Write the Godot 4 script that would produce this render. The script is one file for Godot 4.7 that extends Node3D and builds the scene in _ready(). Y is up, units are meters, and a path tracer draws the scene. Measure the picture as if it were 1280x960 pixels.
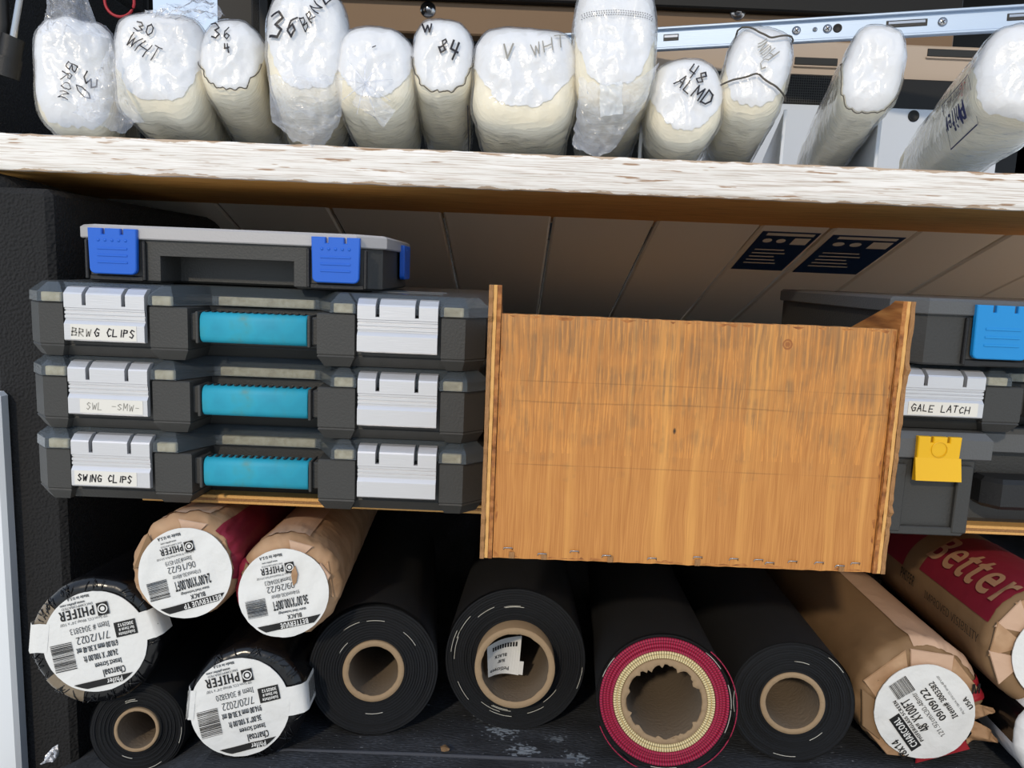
extends Node3D
# A truck bed with a shelf of bagged screen cloth, parts organisers, a plywood bin and rolls of screen mesh.

var M := {}
var taken := {}

# ------------------------------------------------------------------ geometry
class Geo:
	var v := PackedVector3Array()
	var t := PackedVector2Array()
	var s := PackedInt32Array()
	var xf := Transform3D()

	func tri(a: Vector3, b: Vector3, c: Vector3, sg := -1, ua := Vector2.ZERO, ub := Vector2.ZERO, uc := Vector2.ZERO) -> void:
		v.append(xf * a); v.append(xf * c); v.append(xf * b)
		t.append(ua); t.append(uc); t.append(ub)
		s.append(sg); s.append(sg); s.append(sg)

	func quad(a: Vector3, b: Vector3, c: Vector3, d: Vector3, sg := -1, u := Rect2(0, 0, 1, 1)) -> void:
		var p0 := Vector2(u.position.x, u.end.y)
		var p1 := u.end
		var p2 := Vector2(u.end.x, u.position.y)
		tri(a, b, c, sg, p0, p1, p2)
		tri(a, c, d, sg, p0, p2, u.position)

	# rows of points; columns run anticlockwise seen from outside, rows run away
	func grid(rows: Array, closed := false, sg := 1, us := 1.0, vs := 1.0) -> void:
		var n: int = rows[0].size()
		var last := n if closed else n - 1
		for i in rows.size() - 1:
			for j in last:
				var k := (j + 1) % n
				var a: Vector3 = rows[i][j]
				var b: Vector3 = rows[i + 1][j]
				var c: Vector3 = rows[i + 1][k]
				var d: Vector3 = rows[i][k]
				var u0 := float(j) / last * us
				var u1 := float(j + 1) / last * us
				var w0 := float(i) / (rows.size() - 1) * vs
				var w1 := float(i + 1) / (rows.size() - 1) * vs
				tri(a, b, c, sg, Vector2(u0, w0), Vector2(u0, w1), Vector2(u1, w1))
				tri(a, c, d, sg, Vector2(u0, w0), Vector2(u1, w1), Vector2(u1, w0))

	func fan(c: Vector3, ring, sg := 1) -> void:
		for j in ring.size():
			tri(c, ring[j], ring[(j + 1) % ring.size()], sg, Vector2(0.5, 0.5), Vector2(0, 0), Vector2(1, 0))

	# polygon in x, y (anticlockwise) through levels [z, inset], from the far z to the near z
	func prism(poly: PackedVector2Array, levels: Array, sg := -1) -> void:
		var rows := []
		for l in levels:
			var q := Geo.inset(poly, l[1])
			var row := PackedVector3Array()
			for p in q:
				row.append(Vector3(p.x, p.y, l[0]))
			rows.append(row)
		rows.reverse()
		grid(rows, true, sg, 4.0, 1.0)
		for e in 2:
			var row: PackedVector3Array = rows[0] if e == 0 else rows[rows.size() - 1]
			var flat := PackedVector2Array()
			for p in row:
				flat.append(Vector2(p.x, p.y))
			var ids := Geometry2D.triangulate_polygon(flat)
			for k in range(0, ids.size(), 3):
				var a := row[ids[k]]
				var b := row[ids[k + 1]]
				var c := row[ids[k + 2]]
				if ((b - a).cross(c - a).z > 0.0) != (e == 0):
					var w := b
					b = c
					c = w
				tri(a, b, c, -1)

	static func inset(poly: PackedVector2Array, d: float) -> PackedVector2Array:
		if d == 0.0:
			return poly
		var out := PackedVector2Array()
		var n := poly.size()
		for i in n:
			var e1 := (poly[i] - poly[(i + n - 1) % n]).normalized()
			var e2 := (poly[(i + 1) % n] - poly[i]).normalized()
			var n1 := Vector2(-e1.y, e1.x)
			var n2 := Vector2(-e2.y, e2.x)
			out.append(poly[i] + (n1 + n2) * d / maxf(0.4, 1.0 + n1.dot(n2)))
		return out

	func box(c: Vector3, size: Vector3, b := 0.001) -> void:
		var h := size / 2.0
		b = minf(b, minf(h.x, minf(h.y, h.z)) * 0.6)
		var p := PackedVector2Array([Vector2(c.x + h.x - b, c.y - h.y), Vector2(c.x + h.x, c.y - h.y + b), Vector2(c.x + h.x, c.y + h.y - b), Vector2(c.x + h.x - b, c.y + h.y), Vector2(c.x - h.x + b, c.y + h.y), Vector2(c.x - h.x, c.y + h.y - b), Vector2(c.x - h.x, c.y - h.y + b), Vector2(c.x - h.x + b, c.y - h.y)])
		prism(p, [[c.z - h.z, b], [c.z - h.z + b, 0.0], [c.z + h.z - b, 0.0], [c.z + h.z, b]])

	func tube(pts: Array, r: float, seg := 8, taper := 1.0) -> void:
		var rows := []
		for i in pts.size():
			var a: Vector3 = pts[maxi(i - 1, 0)]
			var b: Vector3 = pts[mini(i + 1, pts.size() - 1)]
			var z := (a - b).normalized()
			var x := (Vector3.UP if absf(z.y) < 0.9 else Vector3.RIGHT).cross(z).normalized()
			var y := z.cross(x)
			var row := PackedVector3Array()
			var rr := lerpf(r, r * taper, float(i) / (pts.size() - 1))
			for j in seg:
				var an := TAU * j / seg
				row.append(pts[i] + (x * cos(an) + y * sin(an)) * rr)
			rows.append(row)
		grid(rows, true, 1, 1.0, 4.0)
		fan(pts[0], rows[0], 2)
		var end: PackedVector3Array = rows[rows.size() - 1]
		end.reverse()
		fan(pts[pts.size() - 1], end, 2)

	# profile of [radius, z] from the front axis outwards and back
	func lathe(prof: Array, seg := 48, sg := 1, us := 1.0, vs := 1.0) -> void:
		var rows := []
		for p in prof:
			var row := PackedVector3Array()
			for j in seg:
				var an := TAU * j / seg
				row.append(Vector3(cos(an) * p[0], sin(an) * p[0], p[1]))
			rows.append(row)
		grid(rows, true, sg, us, vs)

	func mesh() -> ArrayMesh:
		var st := SurfaceTool.new()
		st.begin(Mesh.PRIMITIVE_TRIANGLES)
		for i in v.size():
			st.set_smooth_group(s[i])
			st.set_uv(t[i])
			st.add_vertex(v[i])
		st.generate_normals()
		return st.commit()

# ------------------------------------------------------------------ nodes
func numbered(called: String) -> String:
	var n: int = taken.get(called, 0)
	taken[called] = n + 1
	return called if n == 0 else "%s_%03d" % [called, n]

func thing(called: String, label: String, category: String, xf := Transform3D(), group := "") -> Node3D:
	var o := Node3D.new()
	o.name = numbered(called)
	add_child(o)
	o.transform = xf
	tag(o, label, category, group)
	return o

func tag(o: Node, label: String, category: String, group := "") -> void:
	o.set_meta("label", label)
	o.set_meta("category", category)
	if group:
		o.set_meta("group", group)

func part(g, called: String, m: Material, parent: Node) -> MeshInstance3D:
	var o := MeshInstance3D.new()
	o.mesh = g.mesh() if g is Geo else g
	o.material_override = m
	o.name = called
	var k := 0
	while parent.has_node(NodePath(o.name)):
		k += 1
		o.name = "%s_%03d" % [called, k]
	parent.add_child(o, true)
	return o

func struct(g, called: String, m: Material, parent: Node = null) -> MeshInstance3D:
	var o := part(g, called, m, parent if parent else self)
	if parent == null:
		o.set_meta("kind", "structure")
	return o

func solo(g, called: String, m: Material, label: String, category: String, group := "") -> MeshInstance3D:
	var o := part(g, numbered(called), m, self)
	tag(o, label, category, group)
	return o

func frame(at: Vector3, away: Vector3, spin := 0.0) -> Transform3D:
	var z := -away.normalized()
	var x := Vector3.UP.cross(z).normalized()
	var y := z.cross(x)
	return Transform3D(Basis(x, y, z).rotated(z, spin), at)

# ------------------------------------------------------------------ materials
func noise(seed_: int, freq: float, oct := 4, kind := FastNoiseLite.TYPE_SIMPLEX_SMOOTH) -> FastNoiseLite:
	var n := FastNoiseLite.new()
	n.noise_type = kind
	n.seed = seed_
	n.frequency = freq
	n.fractal_octaves = oct
	return n

func noise_tex(seed_: int, freq: float, oct := 4, size := 512, stops := [], kind := FastNoiseLite.TYPE_SIMPLEX_SMOOTH, ridged := false) -> NoiseTexture2D:
	var t := NoiseTexture2D.new()
	t.width = size
	t.height = size
	t.seamless = true
	t.noise = noise(seed_, freq, oct, kind)
	if ridged:
		(t.noise as FastNoiseLite).fractal_type = FastNoiseLite.FRACTAL_RIDGED
	if stops:
		var gr := Gradient.new()
		gr.offsets = PackedFloat32Array(stops[0])
		gr.colors = PackedColorArray(stops[1])
		t.color_ramp = gr
	return t

func mat(called: String, c: Color, rough := 0.6, metal := 0.0) -> StandardMaterial3D:
	var m := StandardMaterial3D.new()
	m.resource_name = called
	m.albedo_color = c
	m.roughness = rough
	m.metallic = metal
	M[called] = m
	return m

func bumpy(m: StandardMaterial3D, tex: Texture2D, cm: float, scale: Vector3, tri := true) -> StandardMaterial3D:
	m.heightmap_enabled = true
	m.heightmap_texture = tex
	m.heightmap_scale = cm
	m.uv1_triplanar = tri
	m.uv1_scale = scale
	return m

func painted(m: StandardMaterial3D, tex: Texture2D) -> StandardMaterial3D:
	m.albedo_texture = tex
	m.albedo_color = Color.WHITE
	return m

func wood_image(w: int, h: int) -> ImageTexture:
	var im := Image.create(w, h, false, Image.FORMAT_RGB8)
	var n1 := noise(11, 0.011, 3)
	var n2 := noise(12, 0.16, 2)
	var n3 := noise(13, 0.009, 4)
	var n4 := noise(14, 0.05, 3)
	var kx := 0.455 * w
	var ky := 0.44 * h
	for y in h:
		var fy := float(y) / h
		for x in w:
			var fx := float(x) / w
			var wx := x + 7.0 * n3.get_noise_2d(x * 0.5, y * 0.22)
			var band := n1.get_noise_2d(wx * 1.3, y * 0.03)
			var dk := Vector2((x - kx) / 10.0, (y - ky) / 22.0).length()
			var g := sin((wx * 0.30 + band * 20.0) + 3.5 / (0.6 + dk)) * 0.5 + 0.5
			var fine := n2.get_noise_2d(wx * 1.8, y * 0.03)
			var c := Color(0.77, 0.53, 0.27).lerp(Color(0.61, 0.37, 0.15), clampf(0.22 + 0.30 * g * (0.5 + band) + 0.40 * fine, 0, 1))
			c = c.lerp(Color(0.87, 0.64, 0.34), clampf(band * 1.1 - 0.1, 0, 0.6))
			# old soil and weathering near the top, in streaks down the grain
			var soil := clampf(1.0 - fy * 1.9 + 1.0 * n3.get_noise_2d(x * 0.9 + 300, y * 1.2), 0, 1) * clampf(0.55 + 1.2 * n4.get_noise_2d(wx * 1.6, y * 0.06), 0, 1)
			c = c.lerp(Color(0.42, 0.33, 0.24), soil * 0.48)
			var fleck := n4.get_noise_2d(wx * 2.6 + 90, y * 0.10)
			if fleck > 0.24 and fy < 0.55:
				c = c.lerp(Color(0.90, 0.62, 0.30), clampf((fleck - 0.24) * 4.0, 0, 0.42))
			if absf(fy - 0.34 - 0.004 * sin(fx * 9.0)) < 0.003 or absf(fy - 0.60) < 0.002 or absf(fy - 0.26) < 0.0018:
				c = c.darkened(0.12 * clampf(0.7 + 1.2 * n1.get_noise_2d(x * 0.6, 33.0), 0, 1))
			# knots
			if dk < 0.42:
				c = c.darkened(0.75 * (1.0 - dk / 0.42) + 0.15)
			var d2 := Vector2((fx - 0.725) * w, (fy - 0.075) * h * 0.9).length()
			if d2 < 13.0:
				c = c.lerp(Color(0.50, 0.27, 0.12), 0.6 if d2 > 9.0 or d2 < 6.0 else 0.2)
			im.set_pixel(x, y, c)
	im.generate_mipmaps()
	return ImageTexture.create_from_image(im)

func paint_image(w: int, h: int) -> ImageTexture:      # white weathered paint on a plywood edge
	var im := Image.create(w, h, false, Image.FORMAT_RGB8)
	var n1 := noise(21, 0.02, 4)
	var n2 := noise(22, 0.06, 4)
	var n3 := noise(23, 0.006, 3)
	for y in h:
		var fy := float(y) / h
		for x in w:
			var c := Color(0.93, 0.92, 0.90)
			var st := n2.get_noise_2d(x * 0.16, y * 5.0 + 6.0 * n3.get_noise_2d(x, y))
			var bare := n1.get_noise_2d(x * 0.5, y * 3.2 + 200)
			c = c.lerp(Color(0.74, 0.68, 0.63), clampf(st * (1.7 + 0.8 * x / w) - 0.08 + 0.10 * x / w, 0, 0.7))
			if bare > 0.42 - 0.08 * x / w:
				c = c.lerp(Color(0.55, 0.40, 0.28), clampf((bare - 0.44) * 7.0, 0, 0.7))
			var edge := minf(fy, 1.0 - fy)
			if edge < 0.03 + 0.10 * n1.get_noise_2d(x * 1.2, 5.0):
				c = c.lerp(Color(0.55, 0.40, 0.26), 0.5)
			if x < 44 + 22 * n1.get_noise_2d(y * 3.0, 9.0) and fy < 0.48:
				c = Color(0.72, 0.52, 0.30).darkened(0.15 * n2.get_noise_2d(x * 0.3, y * 6.0))
			if absf(x - 0.645 * w) < 34 and fy < 0.14:
				c = Color(0.80, 0.42, 0.16)
			im.set_pixel(x, y, c)
	return ImageTexture.create_from_image(im)

func floor_image(w: int, h: int) -> ImageTexture:      # black bed mat with dust, paint drips and grit
	var im := Image.create(w, h, false, Image.FORMAT_RGB8)
	var n1 := noise(31, 0.012, 4)
	var n2 := noise(32, 0.09, 3)
	var rg := RandomNumberGenerator.new()
	rg.seed = 5
	for y in h:
		for x in w:
			var d := clampf(n1.get_noise_2d(x, y) * 0.9 + 0.35, 0, 1)
			var c := Color(0.14, 0.15, 0.17).lerp(Color(0.31, 0.33, 0.365), d * (0.6 + 0.6 * n2.get_noise_2d(x * 2.0, y * 2.0)))
			im.set_pixel(x, y, c)
	for spot in [[0.415, 0.70, 26, 0.9], [0.430, 0.78, 22, 0.9], [0.455, 0.73, 15, 0.6], [0.468, 0.80, 20, 0.8], [0.40, 0.66, 14, 0.6], [0.34, 0.90, 16, 0.3], [0.88, 0.93, 18, 0.3]]:
		var cx: float = spot[0] * w
		var cy: float = spot[1] * h
		var r: int = spot[2]
		for y in range(-r, r):
			for x in range(-r, r):
				var q := Vector2(x, y).length() / r + 0.9 * n2.get_noise_2d((cx + x) * 1.5, (cy + y) * 1.5)
				var px := int(cx) + x
				var py := int(cy) + y
				if q < 0.55 and px >= 0 and py >= 0 and px < w and py < h:
					im.set_pixel(px, py, im.get_pixel(px, py).lerp(Color(0.58, 0.62, 0.66), spot[3] * clampf((0.55 - q) * 5.0, 0, 1)))
	for k in 300:
		var qx := rg.randi() % (w - 3)
		var qy := int((h - 3) * sqrt(rg.randf()))
		im.fill_rect(Rect2i(qx, qy, 1 + rg.randi() % 3, 1 + rg.randi() % 2), Color(0.62, 0.63, 0.65).darkened(rg.randf() * 0.5))
	for k in 3500:
		var px := rg.randi() % w
		var py := int(h * sqrt(rg.randf()))
		if py >= h:
			py = h - 1
		im.set_pixel(px, py, Color(0.6, 0.62, 0.64).darkened(rg.randf() * 0.7))
	return ImageTexture.create_from_image(im)

func weave_image(a: Color, b: Color, c: Color) -> ImageTexture:     # small knit loops
	var im := Image.create(32, 32, false, Image.FORMAT_RGB8)
	for y in 32:
		for x in 32:
			var yy := absf(fposmod(y / 16.0, 1.0) - 0.5) * 2.0
			var k := fposmod(x / 16.0 + (0.25 if yy > 0.5 else -0.25) * (yy - 0.5), 1.0)
			var d := absf(k - 0.5) * 2.0
			var col := a.lerp(b, d)
			if d > 0.80 or yy > 0.93:
				col = c
			im.set_pixel(x, y, col)
	return ImageTexture.create_from_image(im)

func make_materials() -> void:
	var fine := noise_tex(1, 0.09, 3, 256)
	var mid := noise_tex(2, 0.02, 4, 512)
	var crumple := noise_tex(3, 0.013, 3, 512, [], FastNoiseLite.TYPE_CELLULAR)
	var grain := noise_tex(4, 0.03, 4, 512)
	var carpet := noise_tex(5, 0.2, 2, 256)
	var crease := noise_tex(6, 0.010, 3, 512, [], FastNoiseLite.TYPE_SIMPLEX_SMOOTH, true)
	var rings := noise_tex(7, 0.012, 3, 512, [], FastNoiseLite.TYPE_SIMPLEX_SMOOTH, true)
	# plastics
	bumpy(mat("black_plastic", Color(0.215, 0.215, 0.21), 0.55), fine, 0.02, Vector3(14, 14, 14))
	bumpy(mat("dark_plastic", Color(0.10, 0.10, 0.105), 0.5), fine, 0.02, Vector3(14, 14, 14))
	mat("recess_plastic", Color(0.15, 0.148, 0.14), 0.55)
	var lid := bumpy(mat("smoked_lid", Color(0.40, 0.44, 0.47, 0.34), 0.2), fine, 0.015, Vector3(20, 20, 20))
	lid.transparency = BaseMaterial3D.TRANSPARENCY_ALPHA
	bumpy(mat("grey_lid", Color(0.68, 0.67, 0.67), 0.4), fine, 0.01, Vector3(12, 12, 12))
	bumpy(mat("dark_lid", Color(0.34, 0.345, 0.35), 0.32), fine, 0.015, Vector3(14, 14, 14))
	painted(mat("lid_liner", Color.WHITE, 0.8), noise_tex(41, 0.03, 4, 256, [[0.0, 0.5, 1.0], [Color(0.62, 0.58, 0.46), Color(0.80, 0.76, 0.63), Color(0.92, 0.90, 0.80)]]))
	M.lid_liner.uv1_triplanar = true
	M.lid_liner.uv1_scale = Vector3(9, 9, 9)
	mat("aluminium", Color(0.84, 0.84, 0.85), 0.38, 0.6)
	bumpy(M.aluminium, grain, 0.006, Vector3(3, 60, 60))
	mat("chrome", Color(0.75, 0.75, 0.76), 0.18, 1.0)
	painted(mat("teal_grip", Color.WHITE, 0.6), noise_tex(42, 0.012, 4, 256, [[0.0, 0.55, 0.8, 1.0], [Color(0.10, 0.55, 0.66), Color(0.11, 0.60, 0.71), Color(0.16, 0.58, 0.66), Color(0.35, 0.50, 0.48)]]))
	M.teal_grip.uv1_triplanar = true
	M.teal_grip.uv1_scale = Vector3(9, 9, 9)
	mat("blue_latch", Color(0.09, 0.37, 0.78), 0.4)
	mat("sky_latch", Color(0.08, 0.53, 0.80), 0.4)
	mat("yellow_latch", Color(0.90, 0.70, 0.04), 0.4)
	mat("paper", Color(0.85, 0.85, 0.84), 0.75)
	bumpy(M.paper, mid, 0.035, Vector3(12, 12, 12))
	mat("tape_paper", Color(0.86, 0.85, 0.82), 0.7)
	mat("ink", Color(0.03, 0.03, 0.035), 0.7)
	mat("grey_ink", Color(0.36, 0.36, 0.37), 0.7)
	mat("marker", Color(0.07, 0.06, 0.10), 0.5)
	mat("faded_marker", Color(0.58, 0.57, 0.54), 0.6)
	mat("blue_ink", Color(0.10, 0.12, 0.30), 0.6)
	mat("red_ink", Color(0.70, 0.10, 0.10), 0.6)
	mat("tan_ink", Color(0.66, 0.50, 0.38), 0.8)
	# wood
	painted(mat("bin_face", Color.WHITE, 0.6), wood_image(1024, 680))
	bumpy(mat("bin_wood", Color.WHITE, 0.7), grain, 0.05, Vector3(8, 8, 1.2))
	painted(M.bin_wood, noise_tex(43, 0.02, 4, 512, [[0.0, 0.5, 1.0], [Color(0.46, 0.27, 0.12), Color(0.66, 0.42, 0.20), Color(0.76, 0.54, 0.29)]]))
	bumpy(mat("ply_pale", Color(0.85, 0.65, 0.38), 0.7), grain, 0.06, Vector3(30, 3, 30))
	bumpy(mat("ply_dark", Color(0.62, 0.45, 0.28), 0.8), grain, 0.12, Vector3(40, 6, 40))
	painted(mat("edge_paint", Color.WHITE, 0.75), paint_image(2048, 96))
	bumpy(mat("shelf_wood", Color.WHITE, 0.5), grain, 0.02, Vector3(1.2, 10, 10))
	painted(M.shelf_wood, noise_tex(44, 0.018, 4, 512, [[0.0, 0.45, 1.0], [Color(0.74, 0.52, 0.26), Color(0.88, 0.66, 0.35), Color(0.93, 0.74, 0.44)]]))
	# bed
	bumpy(mat("bed_carpet", Color(0.12, 0.12, 0.125), 0.95), carpet, 0.25, Vector3(5, 5, 5))
	mat("black_paint", Color(0.03, 0.03, 0.032), 0.6)
	bumpy(painted(mat("floor_mat", Color.WHITE, 0.85), floor_image(1400, 560)), noise_tex(8, 0.16, 3, 1024), 0.12, Vector3(1, 1, 1), false)
	mat("white_body", Color(0.88, 0.90, 0.92), 0.5)
	bumpy(mat("white_panel", Color(0.92, 0.91, 0.88), 0.5), mid, 0.02, Vector3(2, 2, 2))
	mat("brown_beam", Color(0.50, 0.40, 0.30), 0.6)
	mat("beige_profile", Color(0.74, 0.67, 0.60), 0.5)
	bumpy(mat("rail_metal", Color(0.70, 0.77, 0.86), 0.42, 0.35), grain, 0.004, Vector3(2, 40, 40))
	mat("bracket_paint", Color(0.80, 0.82, 0.85), 0.4)
	mat("floor_welt", Color(0.24, 0.25, 0.28), 0.8)
	mat("concrete", Color(0.88, 0.85, 0.79), 0.9)
	mat("sticker_blue", Color(0.09, 0.20, 0.36), 0.4)
	# rolls
	var wv := Image.create(32, 32, false, Image.FORMAT_RGB8)
	for y in 32:
		for x in 32:
			var k := 0.5 + 0.5 * sin(x * TAU / 8.0) * sin(y * TAU / 8.0)
			wv.set_pixel(x, y, Color(k, k, k))
	var wvt := ImageTexture.create_from_image(wv)
	bumpy(mat("black_mesh", Color(0.09, 0.10, 0.125), 0.6), wvt, 0.05, Vector3(40, 40, 1), false)
	mat("black_mesh_end", Color(0.10, 0.11, 0.13), 0.7)
	bumpy(M.black_mesh_end, wvt, 0.06, Vector3(90, 4, 1), false)
	mat("bright_thread", Color(0.75, 0.74, 0.70), 0.5)
	bumpy(mat("cardboard", Color(0.59, 0.50, 0.39), 0.85), mid, 0.05, Vector3(14, 14, 14))
	bumpy(mat("core_inside", Color(0.50, 0.44, 0.37), 0.85), grain, 0.05, Vector3(12, 12, 12))
	painted(mat("magenta_knit", Color.WHITE, 0.7), weave_image(Color(0.72, 0.11, 0.30), Color(0.52, 0.06, 0.20), Color(0.24, 0.02, 0.09)))
	M.magenta_knit.uv1_scale = Vector3(75, 4, 1)
	painted(mat("cream_knit", Color.WHITE, 0.7), weave_image(Color(0.90, 0.84, 0.66), Color(0.76, 0.69, 0.50), Color(0.38, 0.32, 0.22)))
	M.cream_knit.uv1_scale = Vector3(60, 2, 1)
	bumpy(mat("black_film", Color(0.045, 0.045, 0.055), 0.22), crumple, 0.05, Vector3(7, 7, 7))
	bumpy(mat("grey_film", Color(0.48, 0.43, 0.36), 0.35), crumple, 0.08, Vector3(12, 12, 12))
	bumpy(mat("kraft", Color.WHITE, 0.75), crease, 0.10, Vector3(5, 5, 5))
	painted(M.kraft, noise_tex(45, 0.02, 4, 256, [[0.0, 0.5, 1.0], [Color(0.58, 0.45, 0.32), Color(0.66, 0.52, 0.39), Color(0.73, 0.60, 0.47)]]))
	bumpy(mat("kraft_pale", Color(0.76, 0.63, 0.53), 0.7), crease, 0.06, Vector3(5, 5, 5))
	bumpy(mat("kraft_dark", Color(0.51, 0.40, 0.28), 0.75), crumple, 0.06, Vector3(5, 5, 5))
	bumpy(mat("burgundy", Color(0.50, 0.09, 0.18), 0.6), crumple, 0.08, Vector3(5, 5, 5))
	bumpy(mat("burgundy_red", Color(0.58, 0.08, 0.13), 0.6), crumple, 0.08, Vector3(5, 5, 5))
	# bags
	bumpy(mat("warm_lit_cloth", Color(0.95, 0.91, 0.80), 0.55), rings, 0.16, Vector3(4, 4, 17))  # same material as the bag ends; warm light is put into this cream
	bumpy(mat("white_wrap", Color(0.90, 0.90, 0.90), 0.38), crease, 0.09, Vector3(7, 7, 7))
	var film := bumpy(mat("clear_film", Color(0.94, 0.96, 1.0, 0.10), 0.17), crease, 0.14, Vector3(6, 6, 6))
	film.transparency = BaseMaterial3D.TRANSPARENCY_ALPHA
	var loose := bumpy(mat("loose_film", Color(0.93, 0.95, 1.0, 0.24), 0.18), crease, 0.25, Vector3(10, 10, 10))
	loose.transparency = BaseMaterial3D.TRANSPARENCY_ALPHA
	mat("string", Color(0.35, 0.33, 0.30), 0.9)
	mat("green_rod", Color(0.25, 0.62, 0.12), 0.3)
	mat("red_cord", Color(0.62, 0.10, 0.15), 0.5)
	mat("rubber", Color(0.05, 0.05, 0.05), 0.6)

# ------------------------------------------------------------------ lettering
var text_cache := {}

func letters(g: Geo, s: String, x0: float, x1: float, y0: float, h: float, put: Callable, bold := true) -> void:
	var key := s + str(bold)
	if not text_cache.has(key):
		var tm := TextMesh.new()
		var f := SystemFont.new()
		f.font_names = PackedStringArray(["Droid Sans"])
		f.font_weight = 700 if bold else 400
		tm.font = f
		tm.font_size = 32
		tm.pixel_size = 0.01
		tm.depth = 0.01
		tm.curve_step = 3.0
		tm.text = s
		var arr := tm.get_mesh_arrays()
		var vs: PackedVector3Array = arr[Mesh.ARRAY_VERTEX]
		var ix = arr[Mesh.ARRAY_INDEX]
		var ids: PackedInt32Array = ix if ix != null and ix.size() else PackedInt32Array(range(vs.size()))
		var out := PackedVector3Array()
		for k in range(0, ids.size() - 2, 3):
			var a := vs[ids[k]]
			var b := vs[ids[k + 1]]
			var c := vs[ids[k + 2]]
			if minf(a.z, minf(b.z, c.z)) > 0.002 and absf((b - a).cross(c - a).z) > 1e-9:
				if (b - a).cross(c - a).z < 0.0:
					out.append_array([a, c, b])
				else:
					out.append_array([a, b, c])
		text_cache[key] = out
	var tr: PackedVector3Array = text_cache[key]
	if tr.is_empty():
		print("no glyphs for ", s)
		return
	var lo := tr[0]
	var hi := tr[0]
	for p in tr:
		lo = lo.min(p)
		hi = hi.max(p)
	var sx := (x1 - x0) / (hi.x - lo.x)
	var sy := h / (hi.y - lo.y)
	var q := PackedVector3Array()
	for p in tr:
		q.append(put.call(x0 + (p.x - lo.x) * sx, y0 + (p.y - lo.y) * sy))
	for k in range(0, q.size(), 3):
		g.tri(q[k], q[k + 1], q[k + 2])

func bar(g: Geo, x0: float, x1: float, y0: float, y1: float, put: Callable, n := 1) -> void:
	for i in n:
		var a := lerpf(x0, x1, float(i) / n)
		var b := lerpf(x0, x1, float(i + 1) / n)
		g.quad(put.call(a, y0), put.call(b, y0), put.call(b, y1), put.call(a, y1))

func chord(g: Geo, y0: float, y1: float, edge: float, put: Callable) -> void:     # a bar from rim to rim of a round label
	for i in 4:
		var a := lerpf(y0, y1, i / 4.0)
		var b := lerpf(y0, y1, (i + 1) / 4.0)
		var xa := sqrt(maxf(0.0, edge * edge - a * a))
		var xb := sqrt(maxf(0.0, edge * edge - b * b))
		for j in 8:
			var u := lerpf(-1, 1, j / 8.0)
			var w := lerpf(-1, 1, (j + 1) / 8.0)
			g.quad(put.call(xa * u, a), put.call(xa * w, a), put.call(xb * w, b), put.call(xb * u, b))

func barcode(g: Geo, x0: float, x1: float, y0: float, y1: float, put: Callable, seed_: int) -> void:   # bars run along x
	var rg := RandomNumberGenerator.new()
	rg.seed = seed_
	var y := y0
	while y < y1:
		var t := (y1 - y0) * rg.randf_range(0.012, 0.045)
		bar(g, x0, x1, y, minf(y + t, y1), put)
		y += t + (y1 - y0) * rg.randf_range(0.014, 0.04)

const STROKES := {
	"A": [[0, 0, .5, 1, 1, 0], [.2, .4, .8, .4]], "B": [[0, 0, 0, 1, .7, .9, .7, .62, 0, .5, .85, .4, .8, .08, 0, 0]], "C": [[.95, .85, .45, 1, .05, .5, .4, 0, .95, .15]],
	"D": [[0, 0, 0, 1, .6, .9, .95, .5, .6, .1, 0, 0]], "E": [[.9, 1, 0, 1, 0, 0, .9, 0], [0, .5, .7, .5]], "G": [[.95, .85, .45, 1, .05, .5, .4, 0, .95, .1, .95, .45, .55, .45]],
	"H": [[0, 0, 0, 1], [1, 0, 1, 1], [0, .5, 1, .5]], "I": [[.5, 0, .5, 1]], "L": [[0, 1, 0, 0, .85, 0]], "M": [[0, 0, .1, 1, .5, .3, .9, 1, 1, 0]], "N": [[0, 0, 0, 1, .9, 0, .95, 1]],
	"O": [[.5, 1, .1, .75, .1, .25, .5, 0, .9, .25, .9, .75, .5, 1]], "P": [[0, 0, 0, 1, .8, .9, .8, .55, 0, .45]], "R": [[0, 0, 0, 1, .75, .9, .75, .6, 0, .5, .9, 0]],
	"S": [[.9, .85, .45, 1, .1, .75, .85, .3, .5, 0, .05, .15]], "T": [[0, 1, 1, 1], [.5, 1, .5, 0]], "U": [[0, 1, .1, .15, .5, 0, .9, .15, 1, 1]], "V": [[0, 1, .45, 0, 1, 1]],
	"W": [[0, 1, .25, 0, .5, .7, .75, 0, 1, 1]], "Z": [[0, 1, .95, 1, 0, 0, 1, 0]], "0": [[.5, 1, .1, .75, .1, .25, .5, 0, .9, .25, .9, .75, .5, 1]],
	"3": [[.05, .9, .5, 1, .85, .75, .4, .52, .9, .28, .5, 0, .02, .12]], "4": [[.15, 1, .05, .45, .95, .5], [.75, 1, .7, 0]], "6": [[.8, 1, .25, .7, .08, .25, .5, 0, .9, .25, .5, .5, .12, .3]],
	"8": [[.5, .52, .12, .78, .5, 1, .86, .78, .5, .52, .08, .22, .5, 0, .92, .22, .5, .52]], "'": [[.5, 1, .4, .7]], "-": [[.1, .5, .9, .5]],
}

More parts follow.
